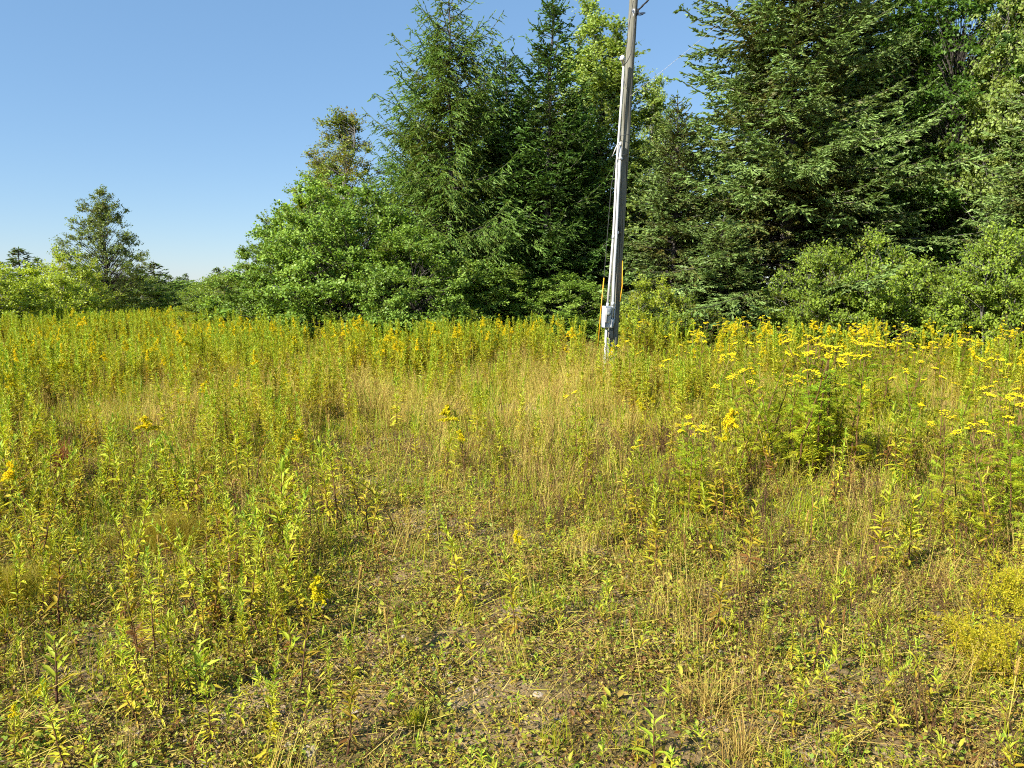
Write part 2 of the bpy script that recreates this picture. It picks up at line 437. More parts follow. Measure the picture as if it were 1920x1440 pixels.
build_ground()

# ------------------------------------------------------------------ trees
def broadleaf(name, H, R, prof, seed, leaf_mat, bark='bark_grey', clumps=120, twigs=9, lpt=22, leaf=(.075, .055), trunk_r=.09,
              h0=.12, stems=1, cr=(.35, .7), up=.35, lean=(0, 0), spread=.25, edge=.45, smin=.15, limb=.26):
    """Trunk mesh with limbs and twigs, and a crown of single leaves set along twigs in uneven clumps."""
    rg = np.random.default_rng(seed)
    hs = []
    while len(hs) < clumps:
        h = rg.uniform(h0, 1.0)
        if rg.random() < prof(h) ** 1.3 + .06: hs.append(h)
    hs = np.array(hs); az = rg.uniform(0, 2 * np.pi, clumps)
    lob = 1 + .22 * np.sin(az * 3 + seed) * np.sin(hs * 9 + seed) + .12 * rg.standard_normal(clumps)
    rad = R * np.array([prof(h) for h in hs]) * rg.random(clumps) ** edge * lob
    if stems == 1:
        k = max(8, clumps // 12); hs[:k] = rg.uniform(.72, .99, k); rad[:k] = R * .10 * rg.random(k)
    axis = lambda h: np.stack([lean[0] * h, lean[1] * h], -1)
    C = np.stack([rad * np.cos(az), rad * np.sin(az), hs * H], 1); C[:, :2] += axis(hs)
    wood = MB()
    st = []
    for k in range(stems):
        n = 9; t = np.linspace(0, 1, n)
        a = 2 * np.pi * k / stems + rg.uniform(0, 1)
        off = spread * R * (t ** 1.1) * (0 if stems == 1 else 1)
        wob = rg.standard_normal((n, 2)).cumsum(0) * .018 * H; wob -= wob[0]
        top = H * (.93 if stems == 1 else rg.uniform(.55, .85))
        b0 = .05 * stems * rg.uniform(.5, 1.2) * (0 if stems == 1 else 1)
        pts = np.stack([np.cos(a) * (off + b0) + wob[:, 0] + lean[0] * t, np.sin(a) * (off + b0) + wob[:, 1] + lean[1] * t, top * t - .12 * (t == 0)], 1)
        tube(wood, pts, trunk_r * (1 if stems == 1 else .6) * (1.02 - t) ** .95 + .005, 7)
        st.append(pts)
    # limbs from the nearest stem out to each clump
    A = []
    for c in C:
        best = None
        for pts in st:
            hz = max(smin * H * rg.random(), c[2] - .55 * np.hypot(*(c[:2] - pts[4][:2])) - .15 * H * rg.random())
            q = np.array([np.interp(hz, pts[:, 2], pts[:, i]) for i in range(3)])
            d = np.linalg.norm(q - c)
            if best is None or d < best[0]: best = (d, q)
        A.append(best[1])
    A = np.array(A)
    mid = (A + C) / 2 + np.array([0, 0, 1]) * (.10 * np.linalg.norm(C - A, axis=1))[:, None] + rg.standard_normal(C.shape) * .06
    prev = A; r0 = trunk_r * limb * np.clip(np.linalg.norm(C - A, axis=1) / 2.2, .12, 1) * (1.1 - .6 * hs)
    for i in range(1, 5):
        t = i / 4
        q = (1 - t) ** 2 * A + 2 * t * (1 - t) * mid + t * t * C
        prisms(wood, prev, q, r0 * (1.05 - (t - .25)) + .003, r0 * (1.05 - t) + .003, 4)
        prev = q
    out = C.copy(); out[:, :2] -= axis(hs); out[:, 2] = (hs * H - .45 * H) * .7
    out = nrm(out)
    n = clumps * twigs
    base = np.repeat(C, twigs, 0); o2 = np.repeat(out, twigs, 0)
    td = nrm(rg.standard_normal((n, 3)) * np.array([1, 1, .6]) + o2 * .7 + np.array([0, 0, up]))
    csz = np.repeat(rg.uniform(cr[0], cr[1], clumps), twigs)
    tl = csz * rg.uniform(.45, 1.15, n)
    prisms(wood, base, base + td * tl[:, None], .006, .002, 3)
    crown = MB()
    m = n * lpt
    s = rg.random(m) ** .75
    tb = np.repeat(base, lpt, 0); tdr = np.repeat(td, lpt, 0); tll = np.repeat(tl, lpt)
    P = tb + tdr * (tll * s)[:, None] + rg.standard_normal((m, 3)) * .035
    D = nrm(tdr * .5 + rg.standard_normal((m, 3)) * .75 + np.array([0, 0, -.15]))
    N = nrm(np.array([0, 0, .45]) + np.repeat(o2, lpt, 0) * .55 + rg.standard_normal((m, 3)) * .6)
    tint = .5 + .17 * rg.standard_normal(m) + np.repeat(.18 * rg.standard_normal(clumps), twigs * lpt) + .10 * (s - .5)
    sz = rg.uniform(.65, 1.2, m)
    leaf4(crown, P, D, N, leaf[0] * sz, leaf[1] * sz, np.clip(tint, 0, 1))
    return wood.mesh(name + '_trunk', M[bark], True), crown.mesh(name + '_crown', M[leaf_mat])

def conifer(name, H, R, seed, mat, h0=.03, nb=230, power=.8, droop=.35, rise=(.05, .7), tip=.25, lat=.34, lat_droop=.25, lat_gap=.085,
            twig=(.07, .15), twig_gap=.075, ndens=75, needle=(.028, .008), trunk_r=.16, bare=.22, jag=.25, brush=1.0, spray=(.11, .042), top_thin=99.0, puff=.16):
    """Trunk with boughs, and a crown of needles around every shoot: bough, side shoots, twigs."""
    rg = np.random.default_rng(seed)
    wood, crown = MB(), MB()
    t = np.linspace(0, 1, 12)
    wob = rg.standard_normal((12, 2)).cumsum(0) * .004 * H; wob -= wob[0]
    tr = np.stack([wob[:, 0], wob[:, 1], H * t - .1 * (t == 0)], 1)
    tube(wood, tr, trunk_r * (1 - t) ** .9 + .012, 8)
    h = np.sort(h0 + (1 - h0) * rg.random(nb) ** 1.05 * .985)
    az = np.arange(nb) * 2.39996 + rg.normal(0, .5, nb)
    Lb = R * ((1 - h) ** power) * np.clip(1 + jag * rg.standard_normal(nb), .35, 1.55) * np.clip(h / max(h0, .02) * .5 + .4, .5, 1) + .10
    a = rise[0] + (rise[1] - rise[0]) * h ** 1.3 + rg.normal(0, .08, nb)
    dr = droop * (1 - .6 * h) * np.clip(Lb / max(R, .1) + .35, .4, 1.2)
    tp = tip * rg.uniform(.5, 1.4, nb)
    oc = np.stack([np.cos(az), np.sin(az), np.zeros(nb)], 1)
    B0 = np.stack([np.interp(h * H, tr[:, 2], tr[:, i]) for i in range(2)] + [h * H], 1)
    curl = rg.normal(0, .12, nb)
    def pos(k, s):
        side = np.stack([-oc[k, 1], oc[k, 0], np.zeros(len(k))], 1)
        return B0[k] + oc[k] * (Lb[k] * s)[:, None] + side * (Lb[k] * curl[k] * s * s)[:, None] + \
            np.array([0, 0, 1.0]) * (Lb[k] * (a[k] * s - dr[k] * s ** 2 + tp[k] * s ** 4))[:, None]
    def tang(k, s):
        return nrm(pos(k, s + .02) - pos(k, s - .02))
    kk = np.arange(nb); prev = pos(kk, np.zeros(nb))
    br = .010 + .012 * Lb / max(R, .1) * (trunk_r / .16)
    for i in range(1, 7):
        q = pos(kk, np.full(nb, i / 6)); prisms(wood, prev, q, br * (1.12 - (i - 1) / 6), br * (1.12 - i / 6), 4); prev = q
    segA, segB, segT = [], [], []
    # outer part of each bough carries needles
    for i in range(4, 10):
        segA.append(pos(kk, np.full(nb, i / 10))); segB.append(pos(kk, np.full(nb, (i + 1) / 10))); segT.append(np.full(nb, .5))
    lz = np.linspace(.86, 1.0, 9)
    ld = np.stack([np.interp(lz * H, tr[:, 2], tr[:, i]) for i in range(2)] + [lz * H], 1); ld[-1, 2] += .02 * H
    cnt = np.maximum(3, (Lb / lat_gap * np.where(h * H > top_thin, .4, 1.0)).astype(int))
    k1 = np.repeat(kk, cnt); n1 = len(k1)
    s1 = bare + (1 - bare) * rg.random(n1)
    side = np.where(rg.random(n1) < .5, -1.0, 1.0)
    T = tang(k1, s1); perp = nrm(np.cross(T, np.array([0, 0, 1.0])))
    P1 = pos(k1, s1)
    L1 = (lat * Lb[k1] * (1.08 - s1) + .10) * rg.uniform(.55, 1.2, n1)
    D1 = nrm(T * rg.uniform(.5, .9, n1)[:, None] + perp * (side * rg.uniform(.5, 1.0, n1))[:, None] + np.array([0, 0, 1.0]) * (-lat_droop + rg.normal(0, puff, n1))[:, None])
    E1 = P1 + D1 * L1[:, None]; E1[:, 2] -= lat_droop * .35 * L1
    segA.append(P1); segB.append(E1); segT.append(.22 + .50 * s1)  # inner shoots darker, tips paler: young growth, plus crown shade put into tint
    segA.append(ld[:-1]); segB.append(ld[1:]); segT.append(np.full(8, .6))
    segK = np.concatenate([kk] * 6 + [k1, np.zeros(8, int)])
    c2 = np.maximum(1, (L1 / twig_gap).astype(int)); k2 = np.repeat(np.arange(n1), c2); n2 = len(k2)
    s2 = .15 + .85 * rg.random(n2)
    P2 = P1[k2] + (E1[k2] - P1[k2]) * s2[:, None]
    pp = nrm(np.cross(D1[k2], np.array([0, 0, 1.0])))
    sd = np.where(rg.random(n2) < .5, -1.0, 1.0)
    D2 = nrm(D1[k2] * .75 + pp * (sd * rg.uniform(.3, .9, n2))[:, None] + np.array([0, 0, 1.0]) * (rg.normal(-lat_droop * .8, .22, n2))[:, None])
    L2 = rg.uniform(twig[0], twig[1], n2)
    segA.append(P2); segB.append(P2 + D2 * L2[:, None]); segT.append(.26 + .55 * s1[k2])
    segK = np.concatenate([segK, k1[k2]])
    A = np.concatenate(segA); B = np.concatenate(segB); TT = np.concatenate(segT)
    # every shoot: crossed narrow sprays of needles, roughened by single needles standing off it
    ln = np.linalg.norm(B - A, axis=1)
    pieces = np.maximum(1, np.round(ln / spray[0]).astype(int))
    k0 = np.repeat(np.arange(len(A)), pieces)
    first = np.concatenate([[0], np.cumsum(pieces)[:-1]])
    j = (np.arange(len(k0)) - first[k0])
    f0 = j / pieces[k0]; n0 = len(k0)
    ax0 = nrm(B - A)[k0]
    Q = A[k0] + (B - A)[k0] * f0[:, None]
    pl = ln[k0] / pieces[k0] * rg.uniform(1.15, 1.5, n0)
    rn = rg.standard_normal((n0, 3)); rn[:, 2] += .8
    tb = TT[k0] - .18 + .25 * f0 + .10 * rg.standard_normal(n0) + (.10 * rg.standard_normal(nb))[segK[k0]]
    w0 = spray[1] * rg.uniform(.7, 1.25, n0)
    wig = nrm(ax0 + rg.standard_normal((n0, 3)) * .12)
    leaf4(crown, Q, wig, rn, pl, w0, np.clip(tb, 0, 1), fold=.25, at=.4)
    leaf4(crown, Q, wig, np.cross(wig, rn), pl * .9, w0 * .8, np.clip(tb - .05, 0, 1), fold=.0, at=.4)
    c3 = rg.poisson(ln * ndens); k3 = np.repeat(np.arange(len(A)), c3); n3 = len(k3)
    u = rg.random(n3)
    ax = nrm(B - A)[k3]
    P = A[k3] + (B - A)[k3] * u[:, None]
    rd = rg.standard_normal((n3, 3)); rd -= ax * (rd * ax).sum(1)[:, None]; rd = nrm(rd); rd[:, 2] += .15
    D = nrm(ax * .6 + rd * .8 * brush)
    S = nrm(np.cross(D, rg.standard_normal((n3, 3))))
    nl = needle[0] * rg.uniform(.7, 1.25, n3)
    V = np.stack([P - S * needle[1] / 2, P + S * needle[1] / 2, P + D * nl[:, None]], 1).reshape(-1, 3)
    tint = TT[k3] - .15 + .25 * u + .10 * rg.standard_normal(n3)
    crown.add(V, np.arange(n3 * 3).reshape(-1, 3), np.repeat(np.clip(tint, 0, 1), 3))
    return wood.mesh(name + '_trunk', M['bark_dark'], True), crown.mesh(name + '_crown', M[mat])

round_p = lambda h: max(0.0, math.sin(math.pi * min(1, max(0, (h * .86 + .14)))) ** .7)
dome_p = lambda h: max(0.0, (1 - max(0, h) ** 2.4)) ** .6
oval_p = lambda h: max(0.0, math.sin(math.pi * min(1, max(0, h * .93 + .05)))) ** .75
spire_p = lambda h: max(.06, (1 - h) ** .75 * min(1, .35 + h * 2.2))
column_p = lambda h: max(.1, min(1, h * 3)) * max(.08, 1 - h ** 3)

TREE = {}
TREE['shrub'] = broadleaf('shrub', 4.9, 2.6, dome_p, 3, 'shrub_leaf', 'bark_dark', clumps=330, twigs=9, lpt=21, leaf=(.080, .058), stems=5, trunk_r=.07, h0=.03, cr=(.26, .58), up=.5)
TREE['shrub2'] = broadleaf('shrub2', 4.6, 2.3, dome_p, 17, 'shrub_leaf', 'bark_dark', clumps=270, twigs=9, lpt=21, leaf=(.080, .058), stems=4, trunk_r=.07, h0=.03, cr=(.26, .58), up=.5)
TREE['bush'] = broadleaf('bush', 2.9, 1.5, dome_p, 5, 'bush_leaf', clumps=150, twigs=9, lpt=20, leaf=(.066, .05), stems=5, trunk_r=.04, h0=.04, cr=(.18, .62), up=.6)
TREE['bush2'] = broadleaf('bush2', 2.8, 1.3, oval_p, 25, 'bush_leaf', clumps=130, twigs=9, lpt=20, leaf=(.068, .053), stems=4, trunk_r=.04, h0=.05, cr=(.18, .65), up=.7)
TREE['willow'] = broadleaf('willow', 2.9, 1.4, dome_p, 71, 'willow_leaf', clumps=120, twigs=8, lpt=16, leaf=(.085, .05), stems=5, trunk_r=.04, h0=.04, cr=(.25, .52), up=.8)
TREE['aspen'] = broadleaf('aspen', 11.5, 1.75, column_p, 8, 'aspen_leaf', clumps=330, twigs=8, lpt=17, leaf=(.085, .076), trunk_r=.10, h0=.10, cr=(.32, .65), up=.6)
TREE['brown_birch'] = broadleaf('brown_birch', 8.5, 2.0, lambda h: max(.2, (1 - h) ** .5 * min(1, .3 + h * 1.5)), 12, 'birch_leaf', clumps=260, twigs=7, lpt=16, leaf=(.07, .05), trunk_r=.09, h0=.2, cr=(.3, .6), up=.6)
TREE['lone_birch'] = broadleaf('lone_birch', 7.3, 3.3, lambda h: max(.12, min(1, h * 2.0 + .1) * (1 - h) ** .62), 41, 'birch_green', 'bark_dark', clumps=270, twigs=7, lpt=16, leaf=(.085, .062), trunk_r=.12, h0=.12, cr=(.3, .65), up=.25, edge=.42)
TREE['maple'] = broadleaf('maple', 11.0, 2.7, oval_p, 14, 'maple_leaf', 'bark_dark', clumps=400, twigs=8, lpt=19, leaf=(.095, .08), stems=2, trunk_r=.14, limb=.12, h0=.22, cr=(.4, .75), up=.1, spread=.35)
TREE['spruce'] = conifer('spruce', 14.0, 3.9, 21, 'spruce_needle', nb=520, power=.70, droop=.36, rise=(.08, .7), tip=.24, lat=.23, lat_droop=.16, lat_gap=.075, twig_gap=.10, ndens=10, needle=(.048, .014), trunk_r=.2, spray=(.105, .048), top_thin=9.6, puff=.24, jag=.30, bare=.10)
TREE['spruce2'] = conifer('spruce2', 9.5, 2.3, 33, 'spruce_needle', nb=380, power=.76, droop=.36, rise=(.08, .7), tip=.24, lat=.26, lat_droop=.16, lat_gap=.075, twig_gap=.10, ndens=10, needle=(.048, .014), trunk_r=.14, spray=(.105, .048), puff=.24, jag=.30, bare=.10)
TREE['larch'] = conifer('larch', 10.6, 3.05, 44, 'larch_needle', h0=.05, nb=280, power=.56, droop=.26, rise=(.06, .58), tip=.28, lat=.29, lat_droop=.50, lat_gap=.085, twig=(.11, .30), twig_gap=.10, ndens=8, needle=(.035, .012), trunk_r=.12, bare=.05, jag=.28, spray=(.11, .038), puff=.22)
TREE['fir'] = conifer('fir', 10.8, 2.1, 52, 'fir_needle', h0=.08, nb=300, power=.62, droop=.15, rise=(.1, .7), tip=.3, lat=.32, lat_droop=.2, lat_gap=.075, twig=(.10, .22), twig_gap=.10, ndens=12, needle=(.04, .014), trunk_r=.13, bare=.10, jag=.32, spray=(.11, .05))
TREE['far_spruce'] = conifer('far_spruce', 8.0, 2.1, 61, 'spruce_needle', nb=130, power=.8, droop=.35, lat=.32, lat_gap=.12, twig=(.15, .3), twig_gap=.2, ndens=4, needle=(.09, .035), trunk_r=.12, spray=(.22, .12))
print('TRIS', {k: sum(len(p.vertices) - 2 for p in v[1].polygons) + sum(len(p.vertices) - 2 for p in v[0].polygons) for k, v in TREE.items()})

def plant_tree(kind, u, dist, name, label, cat='tree', rot=0.0, s=1.0, sxy=None, top_v=None, group=None, lean=(0, 0)):
    p = spot(u, 560, dist)
    if top_v is not None:                       # real height from where its tip stands
        hh = spot(u, top_v, dist).z - float(gz(p.x, p.y))
        s = hh / max(v.co.z for v in TREE[kind][1].vertices)
    sc = (sxy or s, sxy or s, s)
    if kind == 'far_spruce': sc = (s * 1.25 * (sxy or 1), s * 1.25 * (sxy or 1), s)
    r = thing(name, label, cat, (p.x, p.y, float(gz(p.x, p.y)) - .03), (lean[0], lean[1], rot), 1.0, group)
    r.scale = sc
    obj('trunk', TREE[kind][0], r); obj('crown', TREE[kind][1], r)
    return r

# the tree line behind the pole
plant_tree('shrub', 640, 21.5, 'leafy_tree', 'broad bright green leafy tree with low rounded crown left of the larch', rot=.4, top_v=315, sxy=1.12)
plant_tree('shrub2', 525, 22.5, 'leafy_tree', 'leafy green tree sloping down at the open end of the tree line', rot=2.2, top_v=430, sxy=.78)
plant_tree('shrub2', 775, 20.0, 'leafy_tree', 'low green leafy tree in front of the larch trunk', rot=4.0, top_v=405, sxy=.90)
plant_tree('bush', 440, 25.0, 'leafy_bush', 'outermost round green bush at the foot of the tree line', 'bush', rot=1, top_v=508, sxy=1.0)
plant_tree('shrub', 590, 24.5, 'leafy_tree', 'leafy green tree rising behind the broad rounded one', rot=3.4, top_v=365, sxy=.95)
plant_tree('brown_birch', 655, 27, 'birch_tree', 'birch with sparse brownish leaves rising above the leafy trees', rot=.9, top_v=195, sxy=1.2)
plant_tree('brown_birch', 610, 29, 'birch_tree', 'smaller thin brownish birch beside the taller brown one', rot=2.9, top_v=285, sxy=1.1)
plant_tree('larch', 845, 23.5, 'larch_tree', 'tall feathery larch with drooping blue-green shoots', rot=.5, top_v=-25)
plant_tree('fir', 1028, 24.0, 'conifer_tree', 'dark narrow conifer with bare lower trunk behind the pole', rot=1.1, top_v=-20)
plant_tree('fir', 955, 25.5, 'conifer_tree', 'shorter dark conifer between the larch and the narrow conifer', rot=3.0, top_v=90, s=.9)
plant_tree('larch', 915, 27.5, 'larch_tree', 'second larch half hidden behind the tall feathery one', rot=2.5, top_v=120)
plant_tree('larch', 790, 26.0, 'larch_tree', 'shorter larch filling the left flank of the tall feathery one', rot=4.2, top_v=175)
plant_tree('fir', 1085, 25.0, 'conifer_tree', 'low dark conifer at the foot of the pale aspen', rot=5.1, top_v=210)
plant_tree('aspen', 1105, 27.5, 'aspen_tree', 'pale yellow-green aspen rising left of the pole', rot=.3, top_v=-15, sxy=1.35)
plant_tree('aspen', 1150, 27.0, 'aspen_tree', 'aspen directly behind the pole', rot=2.0, top_v=30, sxy=1.35)
plant_tree('aspen', 1222, 32.0, 'aspen_tree', 'thin pale aspen in the gap right of the pole', rot=4.1, top_v=135)
plant_tree('shrub', 915, 22.5, 'leafy_tree', 'shaded leafy shrub under the larch and the dark conifer', rot=5.2, top_v=480, sxy=.9)
plant_tree('shrub2', 1060, 22.0, 'leafy_tree', 'shaded leafy shrub just left of the pole foot', rot=.7, top_v=505, sxy=.8)
plant_tree('spruce2', 1262, 20.0, 'spruce_tree', 'smaller spruce beside the pole with dense blue-green boughs', rot=.2, top_v=165)
plant_tree('spruce', 1470, 20.0, 'spruce_tree', 'large spruce with broad layered boughs reaching past the frame top', rot=1.3, s=1.0)
plant_tree('spruce', 1590, 23.0, 'spruce_tree', 'second tall spruce right behind the large one', rot=3.7, s=1.0, sxy=.85)
plant_tree('spruce2', 1350, 18.6, 'spruce_tree', 'low young spruce filling the skirt of the large spruce', rot=2.0, top_v=395, sxy=.62)
plant_tree('maple', 1757, 21.5, 'maple_tree', 'dark forked leafy tree standing right of the spruces', rot=.6, s=1.0)
plant_tree('maple', 1690, 25.5, 'maple_tree', 'leafy tree crowded between the second spruce and the forked tree', rot=2.6, s=.95)
plant_tree('aspen', 1885, 19.5, 'aspen_tree', 'tall light green aspen near the right edge', rot=1.2, s=1.05, sxy=.80)
plant_tree('aspen', 1955, 18.4, 'aspen_tree', 'aspen cut off by the right edge of the picture', rot=3.1, s=1.0, sxy=.9)
plant_tree('spruce2', 1945, 17.2, 'spruce_tree', 'spruce at the right edge holding flat green boughs into view', rot=2.4, s=.8, sxy=.8)
for i, (u, d, k, tv, rot, lab) in enumerate([
        (730, 31, 'far_spruce', 350, .2, 'dark spruce deep behind the broad leafy tree'),
        (990, 33, 'spruce2', 150, 1.4, 'spruce deep in the wood between the conifers'),
        (1080, 34, 'far_spruce', 200, 2.2, 'dark spruce deep behind the pale aspen'),
        (1180, 35, 'spruce2', 250, 3.0, 'spruce deep behind the pole'),
        (1310, 31, 'far_spruce', 215, .9, 'dark spruce deep behind the smaller spruce'),
        (1400, 30, 'aspen', 60, 5.0, 'aspen deep behind the large spruce'),
        (1540, 32, 'aspen', 0, .1, 'aspen showing through between the two tall spruces'),
        (1650, 31, 'far_spruce', 60, 1.9, 'dark spruce deep behind the crowded leafy tree'),
        (1730, 31, 'aspen', 20, 2.7, 'aspen showing behind the forked tree'),
        (1810, 30, 'far_spruce', 90, 3.9, 'dark spruce deep between forked tree and tall aspen'),
        (1900, 29, 'maple', -20, 4.4, 'leafy tree deep behind the aspens at the right'),
        (820, 33, 'far_spruce', 260, 4.9, 'dark spruce deep behind the larch trunk')]):
    plant_tree(k, u, d, {'far_spruce': 'spruce_tree', 'spruce2': 'spruce_tree', 'aspen': 'aspen_tree', 'maple': 'maple_tree'}[k], lab, rot=rot, top_v=tv, group='trees deep in the wood')
for i, (u, d, k, tv, sx, rot, lab) in enumerate([
        (1225, 17.6, 'willow', 505, .72, .5, 'yellow-green bush right of the pole foot'),
        (1290, 17.0, 'bush2', 545, .6, 2.5, 'small leafy bush under the smaller spruce'),
        (1555, 16.6, 'bush', 440, .78, 1.1, 'light green bush in front of the large spruce trunk'),
        (1640, 16.4, 'bush2', 418, .80, 3.0, 'leafy bush in the middle of the right-hand thicket'),
        (1712, 16.2, 'bush', 468, .72, 4.6, 'bush below the forked leafy tree'),
        (1795, 15.8, 'bush2', 500, .68, .2, 'low bush beside the tall thicket bush at the right'),
        (1868, 15.4, 'bush', 402, .78, 2.0, 'tallest bright leafy bush near the right edge'),
        (1950, 15.8, 'bush2', 430, 1.0, 5.1, 'bush cut off by the right edge'),
        (1470, 17.4, 'bush2', 530, .6, 3.6, 'low bush in front of the spruce skirt')]):
    plant_tree(k, u, d, 'leafy_bush', lab, 'bush', rot=rot, top_v=tv, sxy=sx, group='bushes along the wood edge')

# the far end of the field on the left
plant_tree('lone_birch', 203, 40, 'birch_tree', 'lone slender birch standing at the far left field edge', rot=.3, top_v=342)
for (u, d, k, tv, sx, rot, lab) in [
        (20, 23.5, 'willow', 488, 1.05, .2, 'bright bush at the left picture edge'),
        (85, 25.5, 'willow', 484, 1.15, 1.2, 'wide yellow-green bush left of the lone birch'),
        (130, 29, 'willow', 455, 1.0, 2.2, 'tall loose bush rising just left of the lone birch'),
        (165, 31, 'willow', 515, 1.05, 3.3, 'bush at the foot of the lone birch'),
        (245, 43, 'bush', 508, 1.5, 4.1, 'dark bush right of the lone birch trunk'),
        (-30, 22, 'willow', 510, 1.0, 5.2, 'bush cut off by the left picture edge'),
        (365, 52, 'shrub', 522, 1.1, 1.0, 'far round green tree in the gap of the tree line'),
        (430, 40, 'bush', 505, 1.3, 2.0, 'bush ending the gap beside the tree line'),
        (270, 56, 'shrub', 512, 1.0, 5.5, 'low far tree right behind the broad dark spruce'),
        (392, 66, 'shrub2', 522, 1.3, .5, 'far tree closing the gap beside the small spruce'),
        (225, 62, 'shrub', 520, 1.5, 2.4, 'far tree behind the lone birch'),
        (445, 46, 'shrub', 512, .8, 4.6, 'tree half hidden behind the outermost round bush'),
        (330, 60, 'shrub2', 525, 1.3, 3.0, 'farthest leafy tree beside the small spruces')]:
    plant_tree(k, u, d, 'leafy_bush', lab, 'bush', rot=rot, top_v=tv, sxy=sx, group='bushes at the far field edge')
for (u, d, tv, sx, rot, lab) in [
        (40, 58, 460, 1.5, .3, 'dark far spruce rising above the left bushes'),
        (76, 60, 478, 1.0, 1.3, 'slim dark far spruce beside the broader one at left'),
        (294, 47, 488, 1.7, 2.1, 'dark broad spruce right of the lone birch'),
        (318, 52, 512, 1.6, 3.3, 'lower dark spruce beside the broad dark spruce'),
        (262, 50, 500, 1.5, 1.1, 'dark spruce between lone birch and the broad dark spruce'),
        (338, 58, 516, 1.5, .6, 'low dark spruce in the middle of the gap'),
        (350, 75, 510, 1.0, 4.0, 'tiny far spruce tip in the gap'),
        (408, 55, 498, 1.3, 5.0, 'small dark spruce at the right of the gap'),
        (8, 70, 488, 1.2, 2.7, 'far dark spruce at the left picture edge')]:
    plant_tree('far_spruce', u, d, 'spruce_tree', lab, rot=rot, top_v=tv, sxy=sx, group='far spruces beyond the field')

